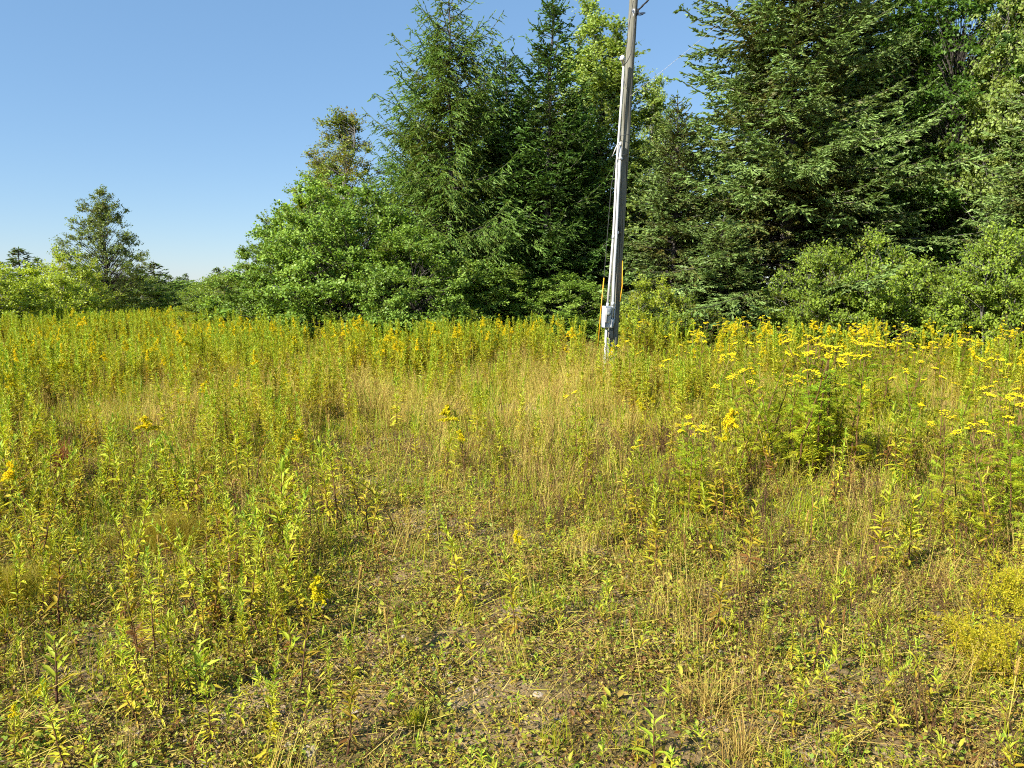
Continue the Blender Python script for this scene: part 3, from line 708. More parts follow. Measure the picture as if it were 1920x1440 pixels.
# ------------------------------------------------------------------ the leaning service pole
def build_pole():
    D0 = 14.0
    foot = spot(1143.7, 700, D0); foot.z = float(gz(foot.x, D0)) - .3
    top = spot(1188.5, 0, D0 + .1)
    ax = (top - foot).normalized()
    top = foot + ax * 9.6
    pole = thing('utility_pole', 'grey weathered wooden utility pole leaning right with metal conduits', 'utility pole', foot)
    at = lambda v, du=0.0, fwd=0.0: spot(1188.5 - .064 * v + du, v, D0 - fwd) - foot
    mb = MB()
    t = np.linspace(0, 1, 25)
    rg = np.random.default_rng(5)
    pts = np.array([(top - foot) * x for x in t]); pts[:, :2] += rg.normal(0, .004, (25, 2))
    tube(mb, pts, .100 - .034 * t, 18)
    shaft = obj('shaft', mb.mesh('shaft', M['pole_wood'], True), pole)
    # drying cracks: dark slivers standing 2 mm proud of the wood, each its own narrow wedge
    def pipe(name, pts, r, mat, parent=pole, sides=10, **kw):
        m = MB(); tube(m, np.array([tuple(p) for p in pts]), r, sides)
        return obj(name, m.mesh(name, M[mat], True), parent, **kw)
    # long conduit to the weatherhead, diverging from the pole at the bottom
    A = [at(v, du, f) for v, du, f in ((574, -12.8, .15), (520, -11.7, .14), (440, -10.3, .13), (360, -11.3, .12), (300, -12.3, .11), (190, -11.3, .10), (124, -11.4, .10))]
    c1 = pipe('conduit', A, .021, 'conduit_worn', label='long worn conduit up to the weatherhead')
    Bp = [at(v, du, f) for v, du, f in ((604, -3.0, .16), (570, -3.0, .15), (500, -4.6, .145), (440, -4.6, .14), (360, -6.2, .13), (272, -7.6, .12))]
    c2 = pipe('conduit', Bp, .024, 'conduit', label='shorter bright conduit beside the long one')
    pipe('coupling', [at(578, -13.0, .15), at(568, -12.7, .15)], .028, 'box_metal', c1)
    pipe('coupling', [at(448, -10.4, .13), at(441, -10.3, .13)], .026, 'box_metal', c1)
    pipe('coupling', [at(573, -3.0, .15), at(566, -3.0, .15)], .030, 'box_metal', c2)
    pipe('coupling', [at(300, -7.2, .122), at(294, -7.3, .122)], .029, 'conduit_worn', c2)
    pipe('end_cap', [at(274, -7.6, .12), at(266, -8.0, .12)], [.030, .018], 'conduit_worn', c2)
    # weatherhead: a hooded cap that turns outwards
    wh = MB()
    p0 = at(124, -11.4, .10); p1 = at(112, -12.0, .13); p2 = at(108, -14.5, .18); p3 = at(112, -17.0, .21)
    tube(wh, np.array([tuple(p) for p in (p0, p1, p2, p3)]), [.024, .042, .045, .030], 12)
    obj('weatherhead', wh.mesh('weatherhead', M['porcelain'], True), pole)
    # straps round pole and conduits
    for v in (292, 437, 255):
        m = MB(); c = at(v, -1.5, .02); r = (.100 - .034 * (700 - v) / 700 * .78) + .006
        an = np.linspace(0, 2 * math.pi, 21)
        tube(m, np.stack([c.x + np.cos(an) * r * 1.05 - .012, c.y + np.sin(an) * r - .006, c.z + 0 * an + .02 * np.cos(an)], 1), .005, 5, cap=False)
        obj('strap', m.mesh('strap', M['dark_metal'], True), pole)
    for v, du in ((297, -4.6), (436, -2.0)):
        m = MB(); c = at(v, du, .13); box(m, tuple(c), (.035, .02, .05), bevel=.004)
        obj('clamp', m.mesh('clamp', M['box_metal']), pole)
    # meter box, its door hub, cover and lower conduits
    ry = math.radians(28); R = np.array([[math.cos(ry), -math.sin(ry), 0], [math.sin(ry), math.cos(ry), 0], [0, 0, 1]])
    lean = math.radians(3.0); R = np.array([[math.cos(lean), 0, math.sin(lean)], [0, 1, 0], [-math.sin(lean), 0, math.cos(lean)]]) @ R
    m = MB(); c = np.array(tuple(at(594, -13.6, .18))); box(m, c, (.135, .12, .40), R, .008)
    bx = obj('meter_box', m.mesh('meter_box', M['box_metal']), pole)
    m = MB(); box(m, c + R @ np.array([-.012, -.066, .03]), (.085, .016, .26), R, .005)
    obj('cover', m.mesh('cover', M['conduit_worn']), bx)
    m = MB(); q = c + R @ np.array([-.012, -.074, .06]); d = R @ np.array([0, -1, 0])
    tube(m, np.array([q, q + d * .03, q + d * .045]), [.036, .036, .026], 14)
    obj('meter_hub', m.mesh('meter_hub', M['glass_dark'], True), bx)
    m = MB(); q = c + R @ np.array([-.07, -.01, .06]); box(m, q, (.025, .05, .07), R, .005)
    obj('switch_lever', m.mesh('switch_lever', M['box_metal']), bx)
    m = MB(); box(m, np.array(tuple(at(606, -2.8, .17))), (.058, .06, .17), R, .01)
    obj('elbow_box', m.mesh('elbow_box', M['conduit']), pole)
    m = MB(); box(m, np.array(tuple(at(588, 1.6, .13))), (.012, .012, .36), R, .002)
    obj('ground_strip', m.mesh('ground_strip', M['porcelain']), pole)
    pipe('lower_conduit', [at(614, -12.3, .16), at(640, -11.8, .15), at(668, -11.2, .14), at(712, -10.5, .13)], .024, 'conduit_worn')
    m = MB(); box(m, np.array(tuple(at(627, -4.5, .12))), (.10, .05, .14), R, .004)
    obj('wood_block', m.mesh('wood_block', M['block_wood']), pole)
    # black service cables from the weatherhead up the pole, and loose loops
    pipe('service_cable', [p3 + Vector((.01, 0, .01)), at(120, -13, .24), at(121, -9, .2), at(113, -4, .17), at(100, 1, .14), at(70, 3, .11), at(40, 5, .1), at(24, 8.5, .05)], .007, 'cable_black', sides=6)
    pipe('service_cable', [at(108, -12.5, .2), at(98, -9.5, .15), at(80, -7.5, .14), at(50, -7.0, .13), at(24, -3, .12), at(2, -1, .11)], .006, 'cable_black', sides=6)
    pipe('ground_wire', [at(170, -1, .12), at(165, -4, .13), at(158, -6, .13), at(150, -9, .14)], .004, 'cable_black', sides=5)
    pipe('loose_strap', [at(268, -12, .18), at(280, -17, .2), at(293, -21.5, .22)], [.012, .010, .004], 'conduit_worn', sides=5)
    pipe('loose_strap', [at(282, -17, .2), at(292, -23, .22), at(300, -27, .23)], [.004, .004, .003], 'cable_black', sides=5)
    c = at(26, 16, .02)
    for k in range(3):
        an = np.linspace(0, 2 * math.pi, 25)
        ra = .078 - .008 * k
        pts = [Vector((c.x - .01 + (math.cos(a)) * ra - .006 * k, c.y + math.sin(a) * ra, c.z + .012 * math.sin(a + .6 * k) - .012 * (k - 1))) for a in an]
        pipe('wire_coil', pts, .004, 'cable_black', sides=5)
    m = MB(); box(m, np.array(tuple(at(22, 8, .03))), (.05, .05, .10), None, .01)
    obj('insulator_clevis', m.mesh('insulator_clevis', M['dark_metal']), pole)
    # bleached patch of torn wood near the top, as splinters
    m = MB(); rr = np.random.default_rng(2)
    for k in range(7):
        q = np.array(tuple(at(17 + rr.uniform(0, 12), -3 + rr.uniform(0, 6), .105)))
        box(m, q, (.012 + .012 * rr.random(), .02, .04 + .05 * rr.random()), None, .003)
    obj('torn_wood', m.mesh('torn_wood', M['porcelain']), pole)
    # broken yellow guard along the right side
    gp = [at(489, 9.8, .05), at(510, 11.2, .07), at(535, 12.6, .08), at(548, 11.6, .08), at(566, 10.4, .08)]
    pipe('guard_strip', gp, [.006, .010, .011, .010, .006], 'guard_yellow', sides=7)
    # guy with its yellow guard, anchored left of the pole
    gy = thing('guy_wire', 'thin guy wire with yellow guard tube left of the pole', 'guy wire', spot(1121.5, 640, 14.6))
    g0 = gy.location
    hook = foot + at(175, 0, -.08)
    lo = spot(1132.5, 521, 14.5) - g0
    pipe('wire', [Vector((0, 0, -.3)), lo, spot(1146, 350, 14.35) - g0, hook - g0], .006, 'dark_metal', gy, 6)
    pipe('guard_tube', [Vector((0, 0, -.1)), spot(1127, 580, 14.55) - g0, lo], .0115, 'guard_yellow', gy, 8)
    # overhead lines
    w0 = foot + at(20, 8.5, .02)
    def span(name, label, a, b, sag, r, mat, twist=0):
        o = thing(name, label, 'cable', a)
        n = 40; tt = np.linspace(0, 1, n)
        base = np.array([tuple(a.lerp(b, x)) for x in tt]) - np.array(tuple(a)); base[:, 2] -= sag * 4 * tt * (1 - tt)
        m = MB()
        if twist:
            for k in range(3):
                ph = tt * twist + k * 2.094
                tube(m, base + np.stack([np.cos(ph) * .012, np.zeros(n), np.sin(ph) * .012], 1), r, 5)
        else:
            tube(m, base, r, 5)
        obj('strand', m.mesh(name + '_strand', M[mat], True), o)
    span('service_drop', 'twisted black service cable leaving the pole top to the upper right', w0, w0 + Vector((2.6, -2.2, 2.3)), .05, .008, 'cable_black', 70)
    g1 = foot + at(180, 5, .0)
    span('span_wire', 'thin silver wire running from the pole up past the spruce', g1, g1 + Vector((3.9, .2, 3.35)), .10, .0032, 'wire_silver')
build_pole()

# ------------------------------------------------------------------ field plants: meshes of each kind
def goldenrod_meshes(seed, H, nleaf, bloom, L=.075, lush=1.0, lean=.08, fade=0.0):
    rg = np.random.default_rng(seed)
    stem, lv = MB(), MB()
    n = 9; t = np.linspace(0, 1, n)
    a = rg.uniform(0, 6.28); bend = rg.uniform(.3, 1) * lean * H
    sp = np.stack([np.cos(a) * bend * t ** 2 + rg.normal(0, .003, n), np.sin(a) * bend * t ** 2 + rg.normal(0, .003, n), H * t], 1); sp[0] = 0
    tube(stem, sp, .0042 * (1.1 - .75 * t) * (H / .5) ** .5, 5, tint=t)
    s = np.sort(.10 + .90 * rg.random(nleaf) ** .8)
    P = np.stack([np.interp(s, t, sp[:, i]) for i in range(3)], 1)
    az = np.arange(nleaf) * 2.4 + rg.normal(0, .4, nleaf)
    el = np.radians(30 + 42 * s ** 2 + rg.normal(0, 16, nleaf)) - (s < .3) * .5
    D = np.stack([np.cos(az) * np.cos(el), np.sin(az) * np.cos(el), np.sin(el)], 1)
    N = np.stack([-np.cos(az) * np.sin(el), -np.sin(az) * np.sin(el), np.cos(el)], 1) + rg.normal(0, .25, (nleaf, 3))
    LL = L * (1.15 - .62 * s) * np.clip(s * 5, .5, 1) * rg.uniform(.75, 1.2, nleaf)
    tint = np.clip(.10 + .66 * s + .13 * rg.standard_normal(nleaf) - fade, 0, 1)
    leaf6(lv, P, D, N, LL, LL * .19 * lush, tint, droop=rg.uniform(.02, .30, nleaf))
    res = {'stem': stem, 'foliage': lv}
    if bloom:
        fl = MB(); nb = int(9 + 6 * bloom)
        side = rg.uniform(0, 6.28)
        for k in range(nb):
            f = k / nb; h = .80 + .20 * f
            b = np.array([np.interp(h, t, sp[:, i]) for i in range(3)])
            aa = side + rg.normal(0, 1.3); Lr = (.085 * (1 - f) + .02) * bloom * (H / .6) ** .4
            x = np.linspace(0, 1, 9)
            arc = b + np.stack([np.cos(aa) * Lr * x, np.sin(aa) * Lr * x, Lr * (.9 * x - .75 * x * x) + .012 * f], 1)
            prisms(stem, arc[:-1], arc[1:], .0011, .0008, 3, tint=.9)
            m = int(26 + 90 * Lr / .08 * bloom)
            q = rg.random(m) ** .8
            PP = np.stack([np.interp(q, x, arc[:, i]) for i in range(3)], 1) + rg.normal(0, .0045, (m, 3))
            DD = nrm(rg.standard_normal((m, 3)) + np.array([0, 0, .9])); NN = rg.standard_normal((m, 3))
            leaf4(fl, PP, DD, NN, .010, .008, np.clip(.5 + .2 * rg.standard_normal(m), 0, 1), fold=.2)
        res['flower_plume'] = fl
    return res

def tansy_meshes(seed, H, heads, nleaf=15, lean=.2):
    rg = np.random.default_rng(seed)
    stem, lv = MB(), MB()
    n = 10; t = np.linspace(0, 1, n)
    a = rg.uniform(0, 6.28); bend = lean * H * rg.uniform(.3, 1)
    sp = np.stack([np.cos(a) * bend * t ** 1.6 + rg.normal(0, .004, n), np.sin(a) * bend * t ** 1.6 + rg.normal(0, .004, n), H * .93 * t], 1); sp[0] = 0
    tube(stem, sp, .0075 * (1.1 - .7 * t), 5, tint=.15 + .55 * t)
    def fern(b, az, el, Lf, tint):
        d = np.array([math.cos(az) * math.cos(el), math.sin(az) * math.cos(el), math.sin(el)])
        x = np.linspace(0, 1, 9); pts = b + d * Lf * x[:, None] - np.array([0, 0, 1]) * (Lf * .35 * x ** 2)[:, None]
        prisms(lv, pts[:-1], pts[1:], .0016, .001, 3, tint=tint)
        k = 9
        q = np.linspace(.16, .98, k)
        base = np.stack([np.interp(q, x, pts[:, i]) for i in range(3)], 1)
        sv = np.array([-math.sin(az), math.cos(az), 0])
        for sd in (-1, 1):
            DD = nrm(d * .75 + sd * sv * .8 + rg.normal(0, .12, (k, 3)))
            LL = Lf * .40 * np.sin(np.pi * (.18 + .72 * q)) * rg.uniform(.8, 1.15, k)
            leaf4(lv, base, DD, np.array([[0, 0, 1.0]]) + rg.normal(0, .25, (k, 3)), LL, LL * .17, np.clip(tint + rg.normal(0, .08, k), 0, 1), droop=.12)
    for k in range(nleaf):
        s = .10 + .82 * (k + rg.random()) / nleaf
        b = np.array([np.interp(s, t, sp[:, i]) for i in range(3)])
        fern(b, k * 2.4 + rg.normal(0, .4), math.radians(rg.uniform(5, 70)), (.165 - .08 * s) * rg.uniform(.8, 1.2) * (H / .9) ** .5, np.clip(.15 + .5 * s + rg.normal(0, .14), 0, 1))
    fh = []
    for k in range(heads):
        s = rg.uniform(.74, .9); b = np.array([np.interp(s, t, sp[:, i]) for i in range(3)])
        aa = k * 2.1 + rg.uniform(0, 1); out = 0 if k == 0 else rg.uniform(.05, .15) * H / .9
        e = np.array([np.interp(.99, t, sp[:, i]) for i in range(3)]) + np.array([math.cos(aa) * out, math.sin(aa) * out, H * .07 - .45 * out + rg.normal(0, .015)])
        mid = (b + e) / 2 + np.array([math.cos(aa), math.sin(aa), 0]) * out * .25
        tube(stem, np.array([b, mid, e]), [.003, .0026, .002], 4, tint=.6)
        hd = MB(); nb = rg.integers(13, 22); Rr = rg.uniform(.022, .040)
        rr = Rr * np.sqrt((np.arange(nb) + .5) / nb); an = np.arange(nb) * 2.4
        C = e + np.stack([np.cos(an) * rr, np.sin(an) * rr, .020 - 7 * rr ** 2 + rg.normal(0, .004, nb)], 1) + np.outer(rr * np.cos(an - k), [0, 0, .3])
        prisms(stem, np.repeat(e[None] - np.array([[0, 0, .012]]), nb, 0), C, .0012, .0010, 3, tint=.85)
        # each flower a small domed button
        V, F = [], []
        for c in C:
            r = .0068 * rg.uniform(.85, 1.2); o = len(V)
            for ring, z in ((1.0, 0.0), (.75, .0035)):
                for j in range(7): V.append(c + np.array([math.cos(j * .8976) * r * ring, math.sin(j * .8976) * r * ring, z]))
            V.append(c + np.array([0, 0, .0048])); V.append(c - np.array([0, 0, .004]))
            for j in range(7):
                j2 = (j + 1) % 7
                F += [[o + j, o + j2, o + 7 + j2], [o + j, o + 7 + j2, o + 7 + j], [o + 7 + j, o + 7 + j2, o + 14], [o + j2, o + j, o + 15]]
        hd.add(np.array(V), np.array(F), .5)
        fh.append(hd)
    return {'stem': stem, 'foliage': lv, 'flower_head': fh}

def merged(parts, name, mats, order):
    """All parts of a plant in one mesh with its own material slots, for the uncountable mass."""
    big = MB(); ml = []
    for k in order:
        if k not in parts: continue
        for p in (parts[k] if isinstance(parts[k], list) else [parts[k]]):
            for kk in (3, 4):
                p.M[kk] = [np.full(len(f), len(ml), int) for f in p.F[kk]]
            off = big.n
            big.V += p.V; big.T += p.T
            for kk in (3, 4):
                big.F[kk] += [f + off for f in p.F[kk]]; big.M[kk] += p.M[kk]
            big.n += p.n
        ml.append(mats[k])
    return big.mesh(name, ml)

GR_MATS = {'stem': M['stem_red'], 'foliage': M['goldenrod_leaf'], 'flower_plume': M['goldenrod_flower']}
GM_MATS = dict(GR_MATS, stem=M['stem_green'])
TN_MATS = {'stem': M['stem_red'], 'foliage': M['tansy_leaf'], 'flower_head': M['tansy_flower']}

GR = []          # near goldenrods: (height, blooming, {part: mesh})
for i in range(7):
    H = .5; p = goldenrod_meshes(100 + i, H, [62, 84, 66, 98, 74, 56, 80][i], 0, [.068, .06, .074, .056, .066, .076, .062][i], [1.5, 1.3, 1.4, 1.25, 1.35, 1.6, 1.3][i], [.1, .3, .15, .5, .2, .1, .35][i])
    GR.append((H, 0, {k: v.mesh('goldenrod_' + k, GR_MATS[k]) for k, v in p.items()}))
for i in range(4):
    H = .6; p = goldenrod_meshes(140 + i, H, 52, [.55, .7, .85, 1.0][i], .09, 1.1)
    GR.append((H, 1, {k: v.mesh('goldenrod_' + k, GR_MATS[k]) for k, v in p.items()}))
for i, (nl, L, w, ln, fd) in enumerate([(44, .066, 1.2, .9, .05), (100, .055, 1.2, .25, 0), (46, .058, 1.4, .7, .3), (70, .066, 1.1, 1.1, .0), (30, .05, 1.4, .4, .5)]):
    H = .5; p = goldenrod_meshes(160 + i, H, nl, 0, L, w, ln, fd)
    GR.append((H, 0, {k: v.mesh('goldenrod_' + k, GR_MATS[k]) for k, v in p.items()}))
TN = []
for i in range(7):
    p = tansy_meshes(200 + i, .95, [1, 2, 3, 3, 2, 2, 4][i], 32)
    TN.append({k: ([h.mesh('tansy_flower_head', TN_MATS[k]) for h in v] if isinstance(v, list) else v.mesh('tansy_' + k, TN_MATS[k])) for k, v in p.items()})

LANDMARKS = [('the leaning pole', 1.87, 14.0), ('the lone birch', -21.5, 40.0)]
COUNTERS = {}
ORD = 'first second third fourth fifth sixth seventh eighth ninth tenth eleventh twelfth thirteenth fourteenth fifteenth sixteenth seventeenth eighteenth nineteenth twentieth'.split()
PENDING = []
def label_by_landmark(o, desc, x, y):
    """Note a plant whose label is told by the landmark next to it; written once all stand."""
    best = min(LANDMARKS, key=lambda q: (q[1] - x) ** 2 + (q[2] - y) ** 2)
    dx, dy = x - best[1], y - best[2]
    side = ('right of' if dx > 0 else 'left of') if abs(dx) > abs(dy) * .8 else ('behind' if dy > 0 else 'in front of')
    PENDING.append((o, desc, side, best[0], math.hypot(dx, dy)))
def write_labels():
    groups = {}
    for p in PENDING: groups.setdefault((p[1], p[2], p[3]), []).append(p)
    for (desc, side, ref), ps in groups.items():
        ps.sort(key=lambda p: p[4])
        for i, p in enumerate(ps):
            p[0]['label'] = '%s, %s %s %s' % (desc, ('nearest one' if i == 0 else (ORD[i] + ' nearest' if i < 20 else 'farther off')), side, ref)

def place_goldenrod(x, y, h, var, label, group=None, rot=0, tilt=(0, 0), name='goldenrod_plant'):
    H, bl, parts = GR[var]
    r = thing(name, label, 'goldenrod' if name == 'goldenrod_plant' else 'plant', (x, y, float(gz(x, y)) - .01), (tilt[0], tilt[1], rot), h / H, group)
    for k, me in parts.items():
        o = obj(k, me, r)
        if k == 'foliage': o['kind'] = 'stuff'
    return r

def place_tansy(x, y, h, var, label, group=None, rot=0, tilt=(0, 0)):
    parts = TN[var]
    r = thing('tansy_plant', label, 'tansy', (x, y, float(gz(x, y)) - .01), (tilt[0], tilt[1], rot), h / .95, group)
    obj('stem', parts['stem'], r)
    o = obj('foliage', parts['foliage'], r); o['kind'] = 'stuff'
    for me in parts['flower_head']: obj('flower_head', me, r)
    return r

def blob(x, y, cx, cy, rx, ry):
    return np.exp(-((x - cx) / rx) ** 2 - ((y - cy) / ry) ** 2)

BARE = [(*ground_at(760, 960), .75, 1.5), (*ground_at(700, 860), .7, 1.2), (*ground_at(690, 1240), .45, .45), (*ground_at(860, 1210), .5, .5),
        (*ground_at(800, 1330), .5, .4), (*ground_at(1420, 1160), .35, .4), (*ground_at(1060, 1290), .4, .35), (*ground_at(900, 1060), .4, .5), (*ground_at(1270, 1330), .3, .25)]
def bare(x, y):
    return np.clip(sum(blob(x, y, *b) for b in BARE), 0, 1)
DRY = [(*ground_at(1050, 735), 1.3, 3.2), (*ground_at(960, 830), 1.4, 1.8), (*ground_at(1080, 680), 1.2, 2.4), (*ground_at(150, 690), 2.2, 2.2), (*ground_at(430, 650), 2.5, 2.5), (*ground_at(330, 800), .9, 1.2), (*ground_at(560, 760), 1.2, 1.5), (*ground_at(40, 640), 2.0, 2.5), (*ground_at(700, 690), 1.2, 2.0)]
def dry(x, y):
    return np.clip(sum(blob(x, y, *b) for b in DRY), 0, 1)
TANSY_AREA = lambda x, y: np.clip((x - .6 - .06 * y) / 1.2, 0, 1) * np.clip((y - 5.2) / 1.5, 0, 1)

def wedge(rg, n, y0, y1, margin=1.6):
    """Random ground spots in the field in view, evenly spread."""
    n = int(n * 1.22)
    y = np.sqrt(rg.uniform(y0 ** 2, y1 ** 2, n)); x = rg.uniform(-1, 1, n) * (y * .70 + margin)
    return x, y

def in_field(x, y):
    """The open field: ends at the wood edge, runs on to the far bushes at the left."""
    lim = np.where(x < -5.5, np.where(x < -8.3, 29.0 + 0 * x, 31.0), np.where(x < 0.8, 19.2, 17.6 - np.clip((x - 4) * .35, 0, 2.6)))
    return y < lim

# ------------------------------------------------------------------ individual plants
rgp = np.random.default_rng(77)
taken = []
def clear_of(x, y, d):
    for (a, b, c) in taken:
        if (a - x) ** 2 + (b - y) ** 2 < max(d, c) ** 2 * .6: return False
    return True

SHORT = {'yellowing goldenrod with bright': 'the yellow-tipped goldenrod', 'small goldenrod bowing': 'the bowed golden plume', 'low goldenrod with yellow plume near': 'the plume at bottom left', 'tall yellow-stemmed': 'the yellow-stemmed goldenrod', 'tall bright green shoot at the edge': 'the stony patch shoot', 'lone green shoot': 'the lone green shoot', 'bright low green shoot': 'the bright bottom shoot', 'goldenrod with small upright': 'the small upright plume', 'tall green shoot between': 'the shoot between tansies'}
HERO = [  # u, v of the foot, height, variant, rot, tilt x/y, label
    (560, 1300, .48, 9, 1.0, (0, .22), 'yellowing goldenrod with bright yellow tip beside a dark patch of bare soil'),
    (985, 1100, .33, 9, .4, (0, -.2), 'small goldenrod bowing under a golden plume in the middle of the field'),
    (965, 1200, .46, 2, 2.0, (0, 0), 'bright green slender goldenrod shoot just below the bowed golden plume'),
    (110, 1180, .54, 0, .5, (0, .05), 'leafy unopened goldenrod at the left in front of the fine grass mound'),
    (235, 1190, .52, 4, 1.5, (0, .06), 'yellow-green unopened goldenrod second from the left picture edge'),
    (290, 1230, .48, 1, 2.5, (0, 0), 'green bushy goldenrod shoot leaning beside two taller stalks'),
    (470, 1180, .54, 3, 3.5, (0, -.04), 'tall unopened goldenrod left of the yellow-tipped one'),
    (540, 1150, .50, 5, .9, (0, .03), 'pale goldenrod shoot standing behind the yellow-tipped one'),
    (110, 1400, .26, 9, 5.0, (.1, 0), 'low goldenrod with yellow plume near the bottom left corner'),
    (30, 1440, .22, 7, 2.0, (0, .1), 'short goldenrod with yellow tip in the bottom left corner'),
    (490, 1420, .15, 10, 1.0, (.3, .3), 'tiny golden bloom lying low near the bottom edge'),
    (290, 910, .60, 10, 1.7, (0, -.08), 'tall yellow-stemmed goldenrod with orange-yellow plume in the left mid field'),
    (385, 830, .62, 8, 2.9, (0, 0), 'goldenrod with small upright yellow plume right of the yellow-stemmed one'),
    (690, 1010, .58, 6, 4.0, (0, 0), 'tall bright green shoot at the edge of the stony patch'),
    (800, 1030, .42, 3, .2, (0, .1), 'leafy light green shoot in the middle of the stony patch'),
    (880, 1020, .42, 1, 1.2, (0, -.1), 'darker green shoot right of the stony patch'),
    (1345, 1190, .44, 5, 2.2, (0, 0), 'lone green shoot standing in low dry grass right of centre'),
    (1195, 1430, .20, 2, 3.1, (0, 0), 'bright low green shoot close to the bottom edge right of centre'),
    (845, 1440, .17, 6, .7, (0, 0), 'small green shoot at the bottom edge left of centre'),
    (1110, 1270, .20, 0, .3, (0, .1), 'short leafy sprig beside straw-coloured stalks'),
    (1640, 1090, .62, 4, 1.3, (0, 0), 'tall green shoot between the tansy clumps at the right'),
]
for (u, v, h, var, rot, tilt, lab) in HERO:
    x, y = ground_at(u, v)
    place_goldenrod(x, y, h, var, lab, None, rot, tilt); taken.append((x, y, .16))
    for k, nm in SHORT.items():
        if lab.startswith(k): LANDMARKS.append((nm, x, y))

# tansy: named clumps first
for nm, u, v in (('the fine grass mound', 310, 1020), ('the reddish stalk clump', 120, 900), ('the tall broad-leaved stalk', 535, 1050), ('the feathery plants', 1885, 1200), ('the straw bundle', 1330, 1330)):
    LANDMARKS.append((nm, *ground_at(u, v)))
for nm, u, v in (('the big tansy clump', 1510, 900), ('the small tansy group', 1290, 975), ('the brown-stemmed tansy', 1770, 1000), ('the lone leaning tansy', 1085, 880)):
    LANDMARKS.append((nm, *ground_at(u, v)))
for nm, u, d in (('the large spruce', 1430, 16.2), ('the forked tree', 1735, 15.4), ('the tallest bright bush', 1865, 14.6), ('the spruce beside the pole', 1262, 16.5)):
    q = spot(u, 560, d); LANDMARKS.append((nm, q.x, q.y))
TH = [(1330, 960, .70, 0, 'leftmost tansy stem of the small group in dry grass', (0, -.20)), (1310, 975, .66, 1, 'second tansy stem of the small group in dry grass', (0, -.10)),
      (1290, 985, .74, 2, 'tallest dark tansy stem of the small group', (0, .0)), (1270, 955, .58, 4, 'short tansy beside the tallest stem of the small group', (0, .04)),
      (1215, 990, .62, 3, 'tansy with a flat yellow head at the outer end of the small group', (0, -.08)),
      (1085, 880, .70, 5, 'dark leaning tansy stem alone in the dry grass', (0, -.16)),
      (1490, 905, 1.16, 3, 'tall tansy fanning left in the big clump', (0, -.28)), (1510, 900, 1.22, 6, 'tall tansy with wide yellow heads in the middle of the big clump', (0, -.05)),
      (1530, 900, 1.20, 2, 'tall tansy leaning right in the big clump', (.03, .22)), (1470, 915, .82, 1, 'tansy bent far left out of the big clump', (0, -.45)),
      (1460, 890, 1.02, 2, 'bushy green tansy at the left side of the big clump', (0, -.32)), (1575, 900, .80, 0, 'short bushy tansy right of the big clump', (0, .3)), (1440, 870, 1.02, 4, 'bushy tansy behind the left side of the big clump', (0, -.05)), (1550, 890, 1.06, 4, 'green tansy at the right side of the big clump', (0, .2)), (1500, 880, 1.18, 5, 'tansy at the back of the big clump', (-.05, 0)),
      (1770, 1000, .85, 1, 'tansy with bare brown lower stem leaning left near the right edge', (0, -.30)), (1810, 1010, .80, 5, 'slim dark tansy stem next to the leaning brown one', (0, -.12)),
      (1850, 1040, .84, 6, 'upright tansy stem near the right edge', (0, .06)), (1890, 1020, .86, 0, 'tansy bending right at the right picture edge', (0, .20)),
      (1860, 900, .80, 2, 'tansy with one flat yellow head standing before the right edge', (0, 0)), (1690, 870, .95, 3, 'tansy with broad yellow head between big clump and right edge', (0, .05))]
for i, (u, v, h, var, lab, tilt) in enumerate(TH):
    x, y = ground_at(u, v)
    place_tansy(x, y, h, var, lab, 'tansies named one by one', i * 1.3, tilt); taken.append((x, y, .05))
for (cu, cv, cn, cr, ch) in ((1510, 885, 12, .42, 1.08), (1820, 960, 7, .40, .88), (1640, 800, 7, .6, 1.0), (1290, 960, 3, .25, .68)):
    cx, cy = ground_at(cu, cv)
    for k in range(cn):
        ox, oy = rgp.normal(0, cr * .6, 2); h = ch * rgp.uniform(.8, 1.08)
        t = place_tansy(cx + ox, cy + oy * .8, h, int(rgp.integers(7)), '', 'tansies at the right of the field', rgp.uniform(0, 6.28), (rgp.normal(0, .06), .45 * ox + rgp.normal(0, .05)))
        label_by_landmark(t, ('tall' if h > .93 else ('short' if h < .75 else 'middling')) + ' bushy tansy of a clump', cx + ox, cy + oy * .8); taken.append((cx + ox, cy + oy * .8, .06))
n_t = 0
xs, ys = wedge(rgp, 4000, 5.5, 17.0)
for x, y in zip(xs, ys):
    if n_t >= 150: break
    if abs(x) > .69 * y + .1 or blob(x, y, 1.8, 12.9, .75, 1.5) > .5 or not in_field(x, y) or rgp.random() > TANSY_AREA(x, y) * (.35 + .65 * (vnoise(x, y, 1.3, 5) > .45)) * (.3 + .7 * min(1, (y - 5) / 4)): continue
    if not clear_of(x, y, .10): continue
    h = rgp.uniform(.72, 1.02) * (1.0 if y > 8 else .9)
    t = place_tansy(x, y, h, int(rgp.integers(7)), '', 'tansies at the right of the field', rgp.uniform(0, 6.28), tuple(rgp.normal(0, .07, 2)))
    label_by_landmark(t, ('tall' if h > .93 else ('short' if h < .75 else 'middling')) + ' tansy with flat yellow heads', x, y)
    n_t += 1

